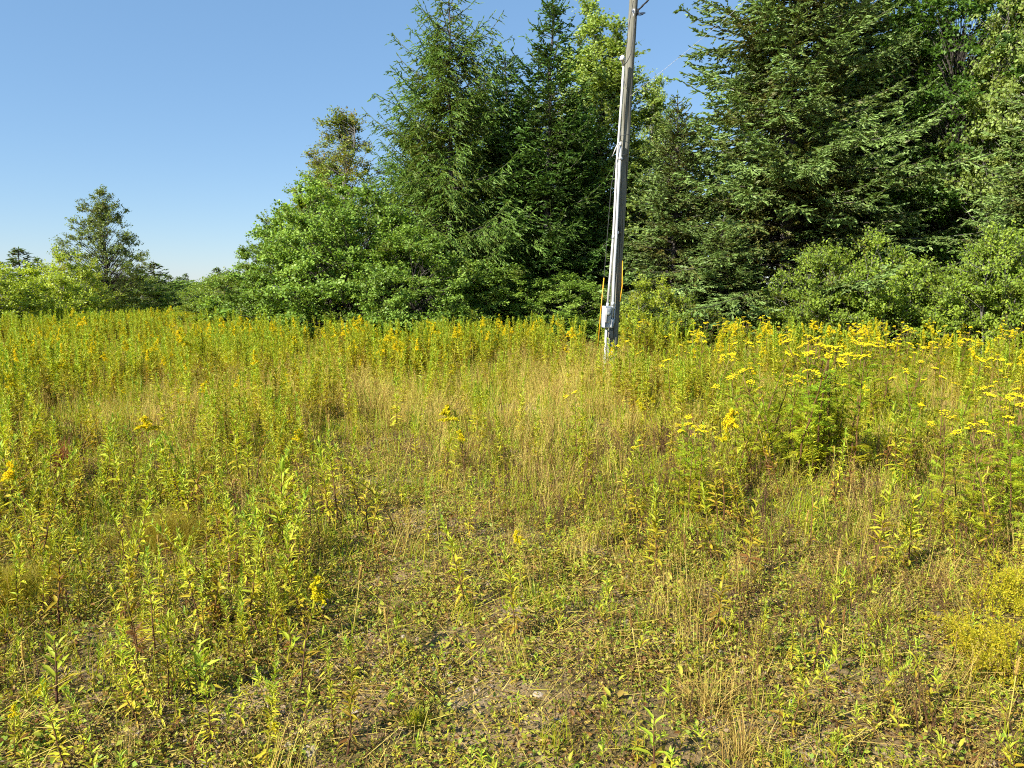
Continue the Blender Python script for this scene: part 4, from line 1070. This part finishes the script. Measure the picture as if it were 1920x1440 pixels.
# goldenrods: the 280 nearest stand singly, the rest is one mass
xs, ys = wedge(rgp, 34000, 2.3, 31)
ok = in_field(xs, ys); xs, ys = xs[ok], ys[ok]
def gold_density(x, y):
    near_left = np.clip((-.35 - x - .02 * y) / .5, 0, 1)
    d = np.where(y < 5.6, .20 + .78 * near_left, np.where(y < 9, .50 + .40 * near_left, .95)) * .66
    d = d * (1 - .85 * bare(x, y)) * (1 - .78 * dry(x, y)) * np.where(y < 6, .40 + .75 * np.clip((vnoise(x, y, .45, 6) - .40) * 5.0, 0, 1), .15 + 1.35 * np.clip((vnoise(x, y, .9, 6) - .40) * 5.0, 0, 1))
    d = d * (1 - .97 * np.clip(1.6 * blob(x, y, 1.8, 12.9, .75, 1.5), 0, 1))      # worn, open ground before the pole
    return d * (1 - .55 * TANSY_AREA(x, y))
keep = rgp.random(len(xs)) < gold_density(xs, ys) * np.where(ys < 6, 1.5, 1)
xs, ys = xs[keep], ys[keep]
o = np.argsort(ys); xs, ys = xs[o], ys[o]
def gold_height(x, y, r):
    return (.26 + .055 * np.clip(y, 2, 9)) * r + np.clip((y - 9) * .03, 0, .17) - np.clip((y - 20) * .03, 0, .22) + .22 * (float(vnoise(x, y, 1.6, 3)) - .5) * float(np.clip((y - 6) / 6, 0, 1))
far_pts = []
n_g = 0
for x, y in zip(xs, ys):
    r = rgp.uniform(.62, 1.2) if y < 6 else rgp.uniform(.5, 1.15)
    h = float(gold_height(x, y, r))
    if n_g < 279 and abs(x) < .69 * y + .1 and clear_of(x, y, .08):
        bl = rgp.random() < (.03 if y < 6 else .09)
        var = int(rgp.integers(7, 11)) if bl else int(rgp.choice([0, 1, 2, 3, 4, 5, 6, 11, 12, 13, 14, 15]))
        t = place_goldenrod(x, y, h, var, '', 'goldenrods standing singly', rgp.uniform(0, 6.28), tuple(rgp.normal(0, .13, 2)))
        label_by_landmark(t, ('tall' if r > .95 else ('short' if r < .70 else 'middling')) + (' goldenrod in yellow bloom' if bl else ' unopened green goldenrod'), x, y)
        n_g += 1
    else:
        far_pts.append((x, y, h))
print('goldenrods', n_g, 'mass', len(far_pts), 'tansy', n_t)

# broad-leaved stalks, every leaf its own piece
lf = MB(); leaf6(lf, np.zeros((1, 3)), np.array([[1.0, 0, .0]]), np.array([[0, 0, 1.0]]), 1.0, .27, .72, droop=.16)
LEAF = lf.mesh('broad_leaf', M['goldenrod_leaf'])
lf = MB(); leaf6(lf, np.zeros((1, 3)), np.array([[1.0, 0, .0]]), np.array([[0, 0, 1.0]]), 1.0, .26, .35, droop=.30)
LEAF_Y = lf.mesh('broad_leaf_yellow', M['goldenrod_leaf'])
def broad_stalk(u, v, h, n, L, label, seed, tilt=(0, 0)):
    rg = np.random.default_rng(seed); x, y = ground_at(u, v)
    r = thing('willowherb_plant', label, 'willowherb', (x, y, float(gz(x, y)) - .01), (tilt[0], tilt[1], rg.uniform(0, 6)))
    m = MB(); t = np.linspace(0, 1, 8); sp = np.stack([.02 * h * np.sin(t * 3), .015 * h * np.cos(t * 4), h * t], 1)
    tube(m, sp, .0048 * (1.1 - .75 * t), 6, tint=.6 * t)
    obj('stem', m.mesh('stem', M['stem_red'], True), r)
    for k in range(n):
        s = .18 + .80 * (k + .5) / n
        p = [float(np.interp(s, t, sp[:, i])) for i in range(3)]
        az = k * 2.4 + rg.normal(0, .3); el = math.radians(20 + 45 * s + rg.normal(0, 8))
        obj('leaf', LEAF_Y if s < .35 and rg.random() < .6 else LEAF, r, p, (rg.normal(0, .25), -el, az), L * (1.15 - .55 * s) * rg.uniform(.85, 1.15))
    taken.append((x, y, .1))
broad_stalk(535, 1050, .60, 24, .16, 'tall broad-leaved stalk with red stem standing above the grass left of centre', 1)
broad_stalk(430, 1030, .32, 14, .13, 'shorter broad-leaved stalk left of the tall red-stemmed one', 2)
broad_stalk(375, 1310, .24, 14, .11, 'pale broad-leaved stalk with drooping leaf pairs in the left foreground', 3)
broad_stalk(545, 1235, .17, 10, .085, 'low broad-leaved sprig left of the dark soil patch', 4)
broad_stalk(1225, 1440, .21, 13, .085, 'bright broad-leaved sprig at the bottom edge right of centre', 5)
broad_stalk(1510, 1260, .15, 11, .08, 'small fresh green sprig in dry grass at lower right', 6)
broad_stalk(1440, 900, .42, 16, .10, 'light broad-leaved stalk in front of the big tansy clump', 7)
broad_stalk(110, 1330, .30, 13, .10, 'broad-leaved stalk at the left in the lower foreground', 8)

# timothy stalks with thick brown heads, standing singly
def timothy(u, v, h, label, seed, tilt, group=None, thick=1.0, relabel=False):
    rg = np.random.default_rng(seed); x, y = ground_at(u, v)
    r = thing('timothy_stalk', label, 'grass stalk', (x, y, float(gz(x, y)) - .01), (tilt[0], tilt[1], rg.uniform(0, 6)), 1.0, group)
    m = MB(); t = np.linspace(0, 1, 6); sp = np.stack([.03 * h * t * t, 0 * t, h * t], 1)
    tube(m, sp, .0022, 4, tint=.75); obj('stem', m.mesh('stem', M['dry_grass']), r)
    m = MB(); hl = .075; q = np.linspace(0, 1, 7); b = sp[-1] - np.array([0, 0, .01])
    tube(m, b + np.stack([0 * q, 0 * q, hl * q], 1), .0046 * thick * np.array([.5, .95, 1, 1, .95, .8, .35]), 8, tint=.12 + .1 * q)
    n = 120; qq = rg.random(n); an = rg.uniform(0, 6.28, n); dd = np.stack([np.cos(an), np.sin(an), .5 + 0 * an], 1)
    leaf4(m, b + np.stack([0 * qq, 0 * qq, hl * qq], 1) + dd * .004 * thick, dd, rg.standard_normal((n, 3)), .006, .003, .4 + .2 * rg.standard_normal(n))
    obj('seed_head', m.mesh('seed_head', M['dry_grass'], True), r)
    if relabel: label_by_landmark(r, label, x, y)
    m = MB(); blades(m, np.zeros((3, 3)), rg.uniform(0, 6.28, 3), h * .7, .006, .5, .6); obj('blade', m.mesh('blade', M['green_grass']), r)
timothy(660, 1190, .30, 'thick brown timothy head leaning left above the stony soil', 1, (0, -.18), None, 1.3)
timothy(80, 1120, .28, 'brown timothy head leaning left at the left edge', 2, (0, -.3), None, 1.2)
timothy(300, 1130, .32, 'upright brown timothy head in the left weeds', 3, (0, 0))
timothy(735, 1260, .24, 'short brown timothy head over dark soil', 4, (0, -.15))
timothy(55, 1330, .22, 'pale timothy head at the lower left edge', 5, (0, .02))
timothy(1290, 1140, .34, 'pale timothy stalk right of centre in dry stems', 6, (0, .05))
timothy(1575, 1260, .24, 'straw timothy head at the lower right', 7, (0, -.05))
timothy(1885, 1380, .26, 'straw timothy head near the bottom right corner', 8, (0, -.1))
for k in range(42):
    y = rgp.uniform(2.8, 8.5); x = rgp.uniform(-.66, .66) * y
    u = 960 + x / y * F_PX
    timothy(u, 720 + F_PX * math.tan(math.atan(CAM_H / y) - PITCH), rgp.uniform(.25, .48), 'thin brown-headed grass stalk', 20 + k, tuple(rgp.normal(0, .15, 2)), 'brown-headed grass stalks', .9, True)
write_labels()

# fine grass mounds and the yellow feathery plant at the right edge
def grass_mound(u, v, r, h, n, label, mat, seed, wid=.0022, cat='grass tuft', name='grass_tuft', bend=.35):
    rg = np.random.default_rng(seed); x, y = ground_at(u, v)
    m = MB(); a = rg.uniform(0, 6.28, n); q = np.abs(rg.normal(0, .5, n)) * r
    P = np.stack([np.cos(a) * q, np.sin(a) * q * .8, 0 * a], 1)
    blades(m, P, a + rg.normal(0, 1.1, n), h * rg.uniform(.35, 1.1, n) * np.exp(-(q / r) ** 2 * .7), wid, np.abs(rg.normal(0, 1.6 * bend, n)), np.clip(.5 + .25 * rg.standard_normal(n), 0, 1), seg=4)
    obj(name, m.mesh(name, M[mat]), None, (x, y, float(gz(x, y)) - .01), label=label, category=cat)
    taken.append((x, y, r * .5))
grass_mound(310, 1020, .42, .30, 3000, 'soft golden mound of very fine grass in the left foreground', 'haze_grass', 1)
grass_mound(25, 1120, .34, .24, 2000, 'fine golden grass mound cut off by the left edge', 'haze_grass', 2)
grass_mound(340, 1070, .14, .13, 700, 'small bright green tuft of fine grass below the golden mound', 'green_grass', 3)
grass_mound(780, 1350, .07, .10, 220, 'dark green grass tuft on bare soil near the bottom', 'green_grass', 4, .0035)
grass_mound(120, 900, .18, .40, 300, 'reddish dry stalk clump in the left mid field', 'red_leaf', 5, .006, 'dry stalks', 'dry_stalk_clump', .15)
grass_mound(1330, 1330, .16, .26, 160, 'leaning straw bundle of dead grass right of centre', 'dry_grass', 8, .0035, 'dead grass', 'grass_tuft', .5)
grass_mound(1390, 1420, .14, .24, 140, 'straw tuft of dead grass near the bottom edge', 'dry_grass', 9, .0035, 'dead grass', 'grass_tuft', .3)
def feathery(u, v, h, n, spread, label, seed):
    """Airy plant: thin arching stems, each with sprays of tiny leaflets."""
    rg = np.random.default_rng(seed); x, y = ground_at(u, v)
    r = thing('feathery_plant', label, 'feathery plant', (x, y, float(gz(x, y)) - .01))
    st, lv = MB(), MB()
    for k in range(n):
        a = rg.uniform(0, 6.28); H = h * rg.uniform(.5, 1.1); sp = spread * rg.uniform(.2, 1.0); t = np.linspace(0, 1, 8)
        b = rg.normal(0, .5 * spread, 2) * .6
        c = np.stack([b[0] + np.cos(a) * sp * t ** 1.4, b[1] + np.sin(a) * sp * t ** 1.4, H * (t - .25 * t ** 3)], 1)
        prisms(st, c[:-1], c[1:], .0016, .0013, 3, tint=.4)
        m = 26; q = .25 + .75 * rg.random(m)
        B = np.stack([np.interp(q, t, c[:, i]) for i in range(3)], 1)
        D = nrm(rg.standard_normal((m, 3)) + np.array([np.cos(a) * .5, np.sin(a) * .5, .5])); Ln = rg.uniform(.03, .08, m)
        prisms(st, B, B + D * Ln[:, None], .0008, .0005, 3, tint=.7)
        k2 = np.repeat(np.arange(m), 7); f = rg.random(len(k2))
        leaf4(lv, B[k2] + D[k2] * (Ln[k2] * f)[:, None], rg.standard_normal((len(k2), 3)) + D[k2], rg.standard_normal((len(k2), 3)), .014, .0045, np.clip(.5 + .22 * rg.standard_normal(len(k2)), 0, 1))
    obj('stems', st.mesh('stems', M['fuzz_plant']), r)
    o = obj('foliage', lv.mesh('foliage', M['fuzz_plant']), r); o['kind'] = 'stuff'
feathery(1880, 1270, .27, 24, .34, 'yellow feathery low plant at the lower right edge', 6)
feathery(1895, 1150, .32, 22, .30, 'yellow-green feathery plant just above the lower right one', 7)
feathery(1790, 1210, .22, 10, .20, 'small sparse feathery plant left of the yellow feathery ones', 8)

# stones large enough to pick out
def stone_mesh(seed):
    rg = np.random.default_rng(seed)
    import bmesh
    bm = bmesh.new(); bmesh.ops.create_icosphere(bm, subdivisions=2, radius=1)
    ph = rg.uniform(0, 6, 6)
    for v in bm.verts:
        c = v.co; k = 1 + .16 * math.sin(3 * c.x + ph[0]) * math.cos(2.3 * c.y + ph[1]) + .12 * math.sin(4 * c.z + ph[2] + 2 * c.x) + .05 * rg.standard_normal()
        v.co = Vector((c.x * k, c.y * k * .8, c.z * k * .55))
    me = bpy.data.meshes.new('stone'); bm.to_mesh(me); bm.free(); me.materials.append(M['stone'])
    return me
STONES = [stone_mesh(s) for s in range(6)]
for (u, v, s, lab) in [(668, 1332, .035, 'round tan stone on bare soil near the bottom'), (583, 1405, .045, 'pale grey angular stone near the bottom left of centre'),
                       (545, 1395, .03, 'dark grey stone beside the pale angular one'), (720, 925, .05, 'pale flat stone in the upper stony patch'), (795, 1060, .04, 'grey stone below the stony patch shoots'),
                       (630, 940, .04, 'grey stone left in the stony patch'), (875, 1075, .04, 'tan stone right of the stony patch'), (1505, 1150, .035, 'pale stone in the small clearing at right'),
                       (1010, 1300, .035, 'dull stone in the lower middle'), (585, 1240, .022, 'white pebble under the yellow-tipped goldenrod'), (1050, 1345, .035, 'greyish stone among low leaves near bottom middle')]:
    x, y = ground_at(u, v)
    obj('stone', STONES[int(abs(u * 7 + v)) % 6], None, (x, y, float(gz(x, y)) - .15 * s), (0, .2, u), s * .9, label=lab, category='stone', group='stones picked out one by one')

# ------------------------------------------------------------------ the uncountable mass: scattered with geometry nodes
def scatter(name, meshes, X, Y, rotz, tilt, scale, idx, **props):
    n = len(X)
    src = bpy.data.collections.new(name + '_source')
    for i, me in enumerate(meshes):
        o = bpy.data.objects.new('%s_%02d' % (name, i), me); src.objects.link(o)
    me = bpy.data.meshes.new(name)
    me.vertices.add(n)
    me.vertices.foreach_set('co', np.stack([X, Y, gz(X, Y) - .008], 1).astype(np.float32).ravel())
    a = me.attributes.new('turn', 'FLOAT_VECTOR', 'POINT'); a.data.foreach_set('vector', np.stack([tilt[:, 0], tilt[:, 1], rotz], 1).astype(np.float32).ravel())
    a = me.attributes.new('size', 'FLOAT', 'POINT'); a.data.foreach_set('value', np.asarray(scale, np.float32))
    a = me.attributes.new('pick', 'INT', 'POINT'); a.data.foreach_set('value', np.asarray(idx, np.int32))
    o = obj(name, me, None, **props)
    ng = bpy.data.node_groups.new(name, 'GeometryNodeTree')
    ng.interface.new_socket('Geometry', in_out='INPUT', socket_type='NodeSocketGeometry')
    ng.interface.new_socket('Geometry', in_out='OUTPUT', socket_type='NodeSocketGeometry')
    N, L = ng.nodes, ng.links
    gi, go = N.new('NodeGroupInput'), N.new('NodeGroupOutput')
    ci = N.new('GeometryNodeCollectionInfo'); ci.inputs['Collection'].default_value = src
    ci.inputs['Separate Children'].default_value = True; ci.inputs['Reset Children'].default_value = True
    ip = N.new('GeometryNodeInstanceOnPoints'); ip.inputs['Pick Instance'].default_value = True
    def named(nm, ty):
        q = N.new('GeometryNodeInputNamedAttribute'); q.data_type = ty; q.inputs['Name'].default_value = nm
        return q.outputs['Attribute']
    er = N.new('FunctionNodeEulerToRotation')
    L.new(named('turn', 'FLOAT_VECTOR'), er.inputs[0])
    L.new(gi.outputs[0], ip.inputs['Points']); L.new(ci.outputs[0], ip.inputs['Instance'])
    L.new(named('pick', 'INT'), ip.inputs['Instance Index']); L.new(er.outputs[0], ip.inputs['Rotation'])
    L.new(named('size', 'FLOAT'), ip.inputs['Scale']); L.new(ip.outputs[0], go.inputs[0])
    md = o.modifiers.new('scatter', 'NODES'); md.node_group = ng
    return o

rs = np.random.default_rng(5)
def rot_tilt(n, k): return rs.uniform(0, 6.28, n), rs.normal(0, k, (n, 2))

# goldenrod mass
gm, gH = [], []
for i in range(5):
    p = goldenrod_meshes(300 + i, .8, 105, 0, .085, 1.5); gm.append(merged(p, 'goldenrod_mass', GM_MATS, ('stem', 'foliage', 'flower_plume')))
for i in range(5):
    p = goldenrod_meshes(320 + i, .8, 84, [.45, .55, .7, .85, .6][i], .085, 1.45); gm.append(merged(p, 'goldenrod_mass', GM_MATS, ('stem', 'foliage', 'flower_plume')))
fp = np.array(far_pts)
bloom_p = np.clip((fp[:, 1] - 6) / 24, .06, .34) * np.where(fp[:, 0] < -4, .45, 1) * (.12 + 1.9 * np.clip((vnoise(fp[:, 0], fp[:, 1], 1.9, 7) - .32) * 2.2, 0, 1))
pick = np.where(rs.random(len(fp)) < bloom_p, rs.integers(5, 10, len(fp)), rs.integers(0, 5, len(fp)))
r, t = rot_tilt(len(fp), .08)
scatter('goldenrod_thicket', gm, fp[:, 0], fp[:, 1], r, t, fp[:, 2] / .8, pick, kind='stuff', label='dense mass of goldenrod with yellow plumes across the field', category='goldenrod')

# the far end of the field at the left, beyond the swell
yf = np.sqrt(rs.uniform(26 ** 2, 50 ** 2, 3600)); xf = -yf * rs.uniform(.20, .74, 3600)
r, t = rot_tilt(3600, .08)
scatter('far_field_growth', gm, xf, yf, r, t, rs.uniform(.5, .85, 3600), np.where(rs.random(3600) < .12, rs.integers(5, 10, 3600), rs.integers(0, 5, 3600)), kind='stuff', label='far growth of goldenrod and grass before the distant bushes', category='goldenrod')

# dry grass: upright thin stalks with fine seed heads
def dry_clump(seed, n, h, r, head=True, mat='dry_grass'):
    rg = np.random.default_rng(seed); m = MB()
    a = rg.uniform(0, 6.28, n); q = np.sqrt(rg.random(n)) * r
    P = np.stack([np.cos(a) * q, np.sin(a) * q, 0 * a], 1)
    az = rg.uniform(0, 6.28, n); H = h * rg.uniform(.45, 1.1, n); bd = np.abs(rg.normal(.15, .25, n))
    tint = np.clip(.45 + .28 * rg.standard_normal(n), 0, 1)
    blades(m, P, az, H, .0042, bd, tint, seg=3)
    if head:
        k = np.where(rg.random(n) < .55)[0]; per = 9; kk = np.repeat(k, per); nn = len(kk)
        f = rg.uniform(.72, 1.0, nn)
        d = np.stack([np.cos(az), np.sin(az), 0 * az], 1)
        Q = P[kk] + np.array([0, 0, 1.0]) * (H[kk] * (f - .35 * bd[kk] * f * f))[:, None] + d[kk] * (H[kk] * bd[kk] * f * f)[:, None] + rg.normal(0, .008, (nn, 3))
        leaf4(m, Q, rg.standard_normal((nn, 3)) + np.array([0, 0, 1.2]), rg.standard_normal((nn, 3)), .014, .005, np.repeat(tint[k], per))
    return m.mesh('dry_clump', M[mat])
dm = [dry_clump(i, 34, .46, .14) for i in range(4)] + [dry_clump(10 + i, 26, .30, .12, False) for i in range(2)]
x, y = wedge(rs, 15000, 2.3, 30); ok = in_field(x, y)
den = np.where(y < 5, .22 + .45 * np.clip((x + .2) / .8, 0, 1), .40) * (.3 + 1.0 * vnoise(x, y, .8, 2)) * (1 - .75 * bare(x, y)) + .55 * dry(x, y)
ok &= rs.random(len(x)) < den * np.where(y > 18, .5, .85)
x, y = x[ok], y[ok]; r, t = rot_tilt(len(x), .20)
sc = np.clip(.45 + .06 * y, .5, 1.1) * rs.uniform(.7, 1.2, len(x))
scatter('dry_grass', dm, x, y, r, t, sc, rs.integers(0, 6, len(x)), kind='stuff', label='straw-coloured dry grass standing through the field', category='grass')
print('dry', len(x))

# green grass
def green_clump(seed, n, h, r):
    rg = np.random.default_rng(seed); m = MB(); a = rg.uniform(0, 6.28, n); q = np.sqrt(rg.random(n)) * r
    blades(m, np.stack([np.cos(a) * q, np.sin(a) * q, 0 * a], 1), rg.uniform(0, 6.28, n), h * rg.uniform(.4, 1.1, n), rg.uniform(.003, .006, n), np.abs(rg.normal(.3, .25, n)), np.clip(.5 + .22 * rg.standard_normal(n), 0, 1), seg=3)
    return m.mesh('green_clump', M['green_grass'])
gmesh = [green_clump(i, 22, .22, .09) for i in range(4)]
x, y = wedge(rs, 26000, 2.3, 24); ok = in_field(x, y) & (rs.random(len(x)) < np.where(y < 8, .55, .45) * (.2 + 1.1 * vnoise(x, y, .6, 4)) * (1 - .75 * bare(x, y)))
x, y = x[ok], y[ok]; r, t = rot_tilt(len(x), .12)
scatter('green_grass', gmesh, x, y, r, t, np.clip(.4 + .11 * y, .5, 1.7) * rs.uniform(.6, 1.3, len(x)), rs.integers(0, 4, len(x)), kind='stuff', label='short green grass between the field plants', category='grass')

# low leafy cover near the viewer
def cover(seed, n, r, L, h):
    rg = np.random.default_rng(seed); m = MB(); a = rg.uniform(0, 6.28, n); q = np.sqrt(rg.random(n)) * r
    P = np.stack([np.cos(a) * q, np.sin(a) * q, rg.uniform(.003, h, n)], 1)
    D = np.stack([np.cos(a + rg.normal(0, .9, n)), np.sin(a + rg.normal(0, .9, n)), rg.normal(.25, .3, n)], 1)
    N = np.array([[0, 0, 1.0]]) + rg.normal(0, .5, (n, 3)); tt = np.clip(.42 + .28 * rg.standard_normal(n), 0, 1); Ls = L * rg.uniform(.5, 1.3, n)
    if L > .02: leaf6(m, P, D, N, Ls, Ls * rg.uniform(.4, .7, n), tt, droop=.15)
    else: leaf4(m, P, D, N, Ls, Ls * rg.uniform(.4, .7, n), tt, droop=.15, at=.5)
    return m.mesh('cover', M['cover_leaf'])
cm = [cover(i, 46, .09, .018, .045) for i in range(4)] + [cover(10, 18, .07, .030, .05)] + [cover(20 + i, 64, .10, .011, .04) for i in range(2)]
x, y = wedge(rs, 28000, 2.2, 9.5); ok = rs.random(len(x)) < (.30 + .75 * vnoise(x, y, .45, 3)) * (1 - .12 * bare(x, y)) * np.where(y < 6, 1.0, .6)
x, y = x[ok], y[ok]; r, t = rot_tilt(len(x), .12)
scatter('ground_cover', cm, x, y, r, t, rs.uniform(.55, 1.35, len(x)), rs.integers(0, 7, len(x)), kind='stuff', label='low creeping leaves and clover covering the soil', category='ground cover')

# small seedlings of goldenrod-like weeds in the low cover
sm = []
for i in range(4):
    p = goldenrod_meshes(400 + i, .2, 18, 0, .055, 1.3); sm.append(merged(p, 'seedling', GR_MATS, ('stem', 'foliage')))
x, y = wedge(rs, 15000, 2.2, 9); ok = rs.random(len(x)) < .46 * (1 - .7 * bare(x, y)) * (.2 + vnoise(x, y, .7, 1)); x, y = x[ok], y[ok]; r, t = rot_tilt(len(x), .2)
scatter('weed_seedlings', sm, x, y, r, t, rs.uniform(.35, 1.0, len(x)), rs.integers(0, 4, len(x)), kind='stuff', label='small green weed seedlings in the ground cover', category='weeds')

# straw and dead stalks lying about
def litter(seed):
    rg = np.random.default_rng(seed); m = MB(); n = 12
    A = np.concatenate([rg.normal(0, .10, (n, 2)), rg.uniform(.004, .03, (n, 1))], 1); a = rg.uniform(0, 6.28, n); Ln = rg.uniform(.02, .05, n) + .18 * rg.random(n) ** 4
    prisms(m, A, A + np.stack([np.cos(a) * Ln, np.sin(a) * Ln, rg.normal(.0, .03, n)], 1), .0016, .001, 3, tint=np.clip(.5 + .3 * rg.standard_normal(n), 0, 1))
    k = 26; P = np.concatenate([rg.normal(0, .10, (k, 2)), rg.uniform(.003, .012, (k, 1))], 1)
    leaf4(m, P, np.concatenate([rg.standard_normal((k, 2)), np.zeros((k, 1))], 1), np.array([[0, 0, 1.0]]) + rg.normal(0, .4, (k, 3)), rg.uniform(.01, .035, k), rg.uniform(.004, .012, k), rg.uniform(0, .6, k))
    return m.mesh('litter', M['dry_grass'])
lm = [litter(i) for i in range(5)]
x, y = wedge(rs, 6500, 2.2, 9); r, t = rot_tilt(len(x), .05)
scatter('straw_litter', lm, x, y, r, t, rs.uniform(.6, 1.4, len(x)), rs.integers(0, 5, len(x)), kind='stuff', label='straw and dead leaves lying on the soil', category='litter')

# gravel
x, y = wedge(rs, 40000, 2.2, 9); ok = rs.random(len(x)) < .06 + .6 * bare(x, y); x, y = x[ok], y[ok]; r, t = rot_tilt(len(x), .4)
scatter('gravel', STONES, x, y, r, t, (.003 + .016 * rs.random(len(x)) ** 3), rs.integers(0, 6, len(x)), kind='stuff', label='small grey gravel on the bare patches', category='gravel')

# clods of soil
M['clod'] = solid_mat('clod', [(.25, (.13, .085, .04)), (.5, (.27, .195, .11)), (.8, (.42, .33, .21))], 1.8, .95, bump=.6, coords='Generated')
CLODS = []
for k in range(4):
    me = stone_mesh(40 + k); me.materials.clear(); me.materials.append(M['clod']); CLODS.append(me)
x, y = wedge(rs, 42000, 2.2, 8); ok = rs.random(len(x)) < .25 + .6 * bare(x, y); x, y = x[ok], y[ok]; r, t = rot_tilt(len(x), .5)
scatter('soil_clods', CLODS, x, y, r, t, .004 + .020 * rs.random(len(x)) ** 3, rs.integers(0, 4, len(x)), kind='stuff', label='crumbs and clods of dry soil on the ground', category='soil')

# thin dead stalks, dark and upright
def dead_stalks(seed):
    rg = np.random.default_rng(seed); m = MB(); n = 5
    A = np.concatenate([rg.normal(0, .05, (n, 2)), np.zeros((n, 1))], 1); H = rg.uniform(.14, .36, n)
    mid = A + np.concatenate([rg.normal(0, .02, (n, 2)), (H * .55)[:, None]], 1); tip = mid + np.concatenate([rg.normal(0, .04, (n, 2)), (H * .45)[:, None]], 1)
    tn = rg.uniform(0, .3, n)
    prisms(m, A, mid, .0019, .0015, 3, tn); prisms(m, mid, tip, .0015, .0009, 3, tn)
    k = np.repeat(np.arange(n), 12); f = rg.random(len(k))
    leaf4(m, mid[k] + (tip - mid)[k] * f[:, None] + rg.normal(0, .004, (len(k), 3)), rg.standard_normal((len(k), 3)) + np.array([0, 0, .8]), rg.standard_normal((len(k), 3)), .013, .005, rg.uniform(0, .5, len(k)))
    return m.mesh('dead_stalks', M['dead_stalk'])
M['dead_stalk'] = plant_mat('dead_stalk', [(0, (.075, .04, .022)), (.5, (.19, .10, .04)), (1, (.34, .22, .08))], .1, .8, .2, .3)
x, y = wedge(rs, 2400, 2.3, 7.5); ok = rs.random(len(x)) < (.22 + .45 * np.clip((x + .5) / 1.5, 0, 1)) * (.2 + 1.2 * vnoise(x, y, .55, 7)); x, y = x[ok], y[ok]; r, t = rot_tilt(len(x), .18)
scatter('dead_stalks', [dead_stalks(i) for i in range(5)], x, y, r, t, np.clip(.6 + .07 * y, .6, 1.4) * rs.uniform(.6, 1.2, len(x)), rs.integers(0, 5, len(x)), kind='stuff', label='thin dark dead stalks standing in the grass', category='dead stalks')
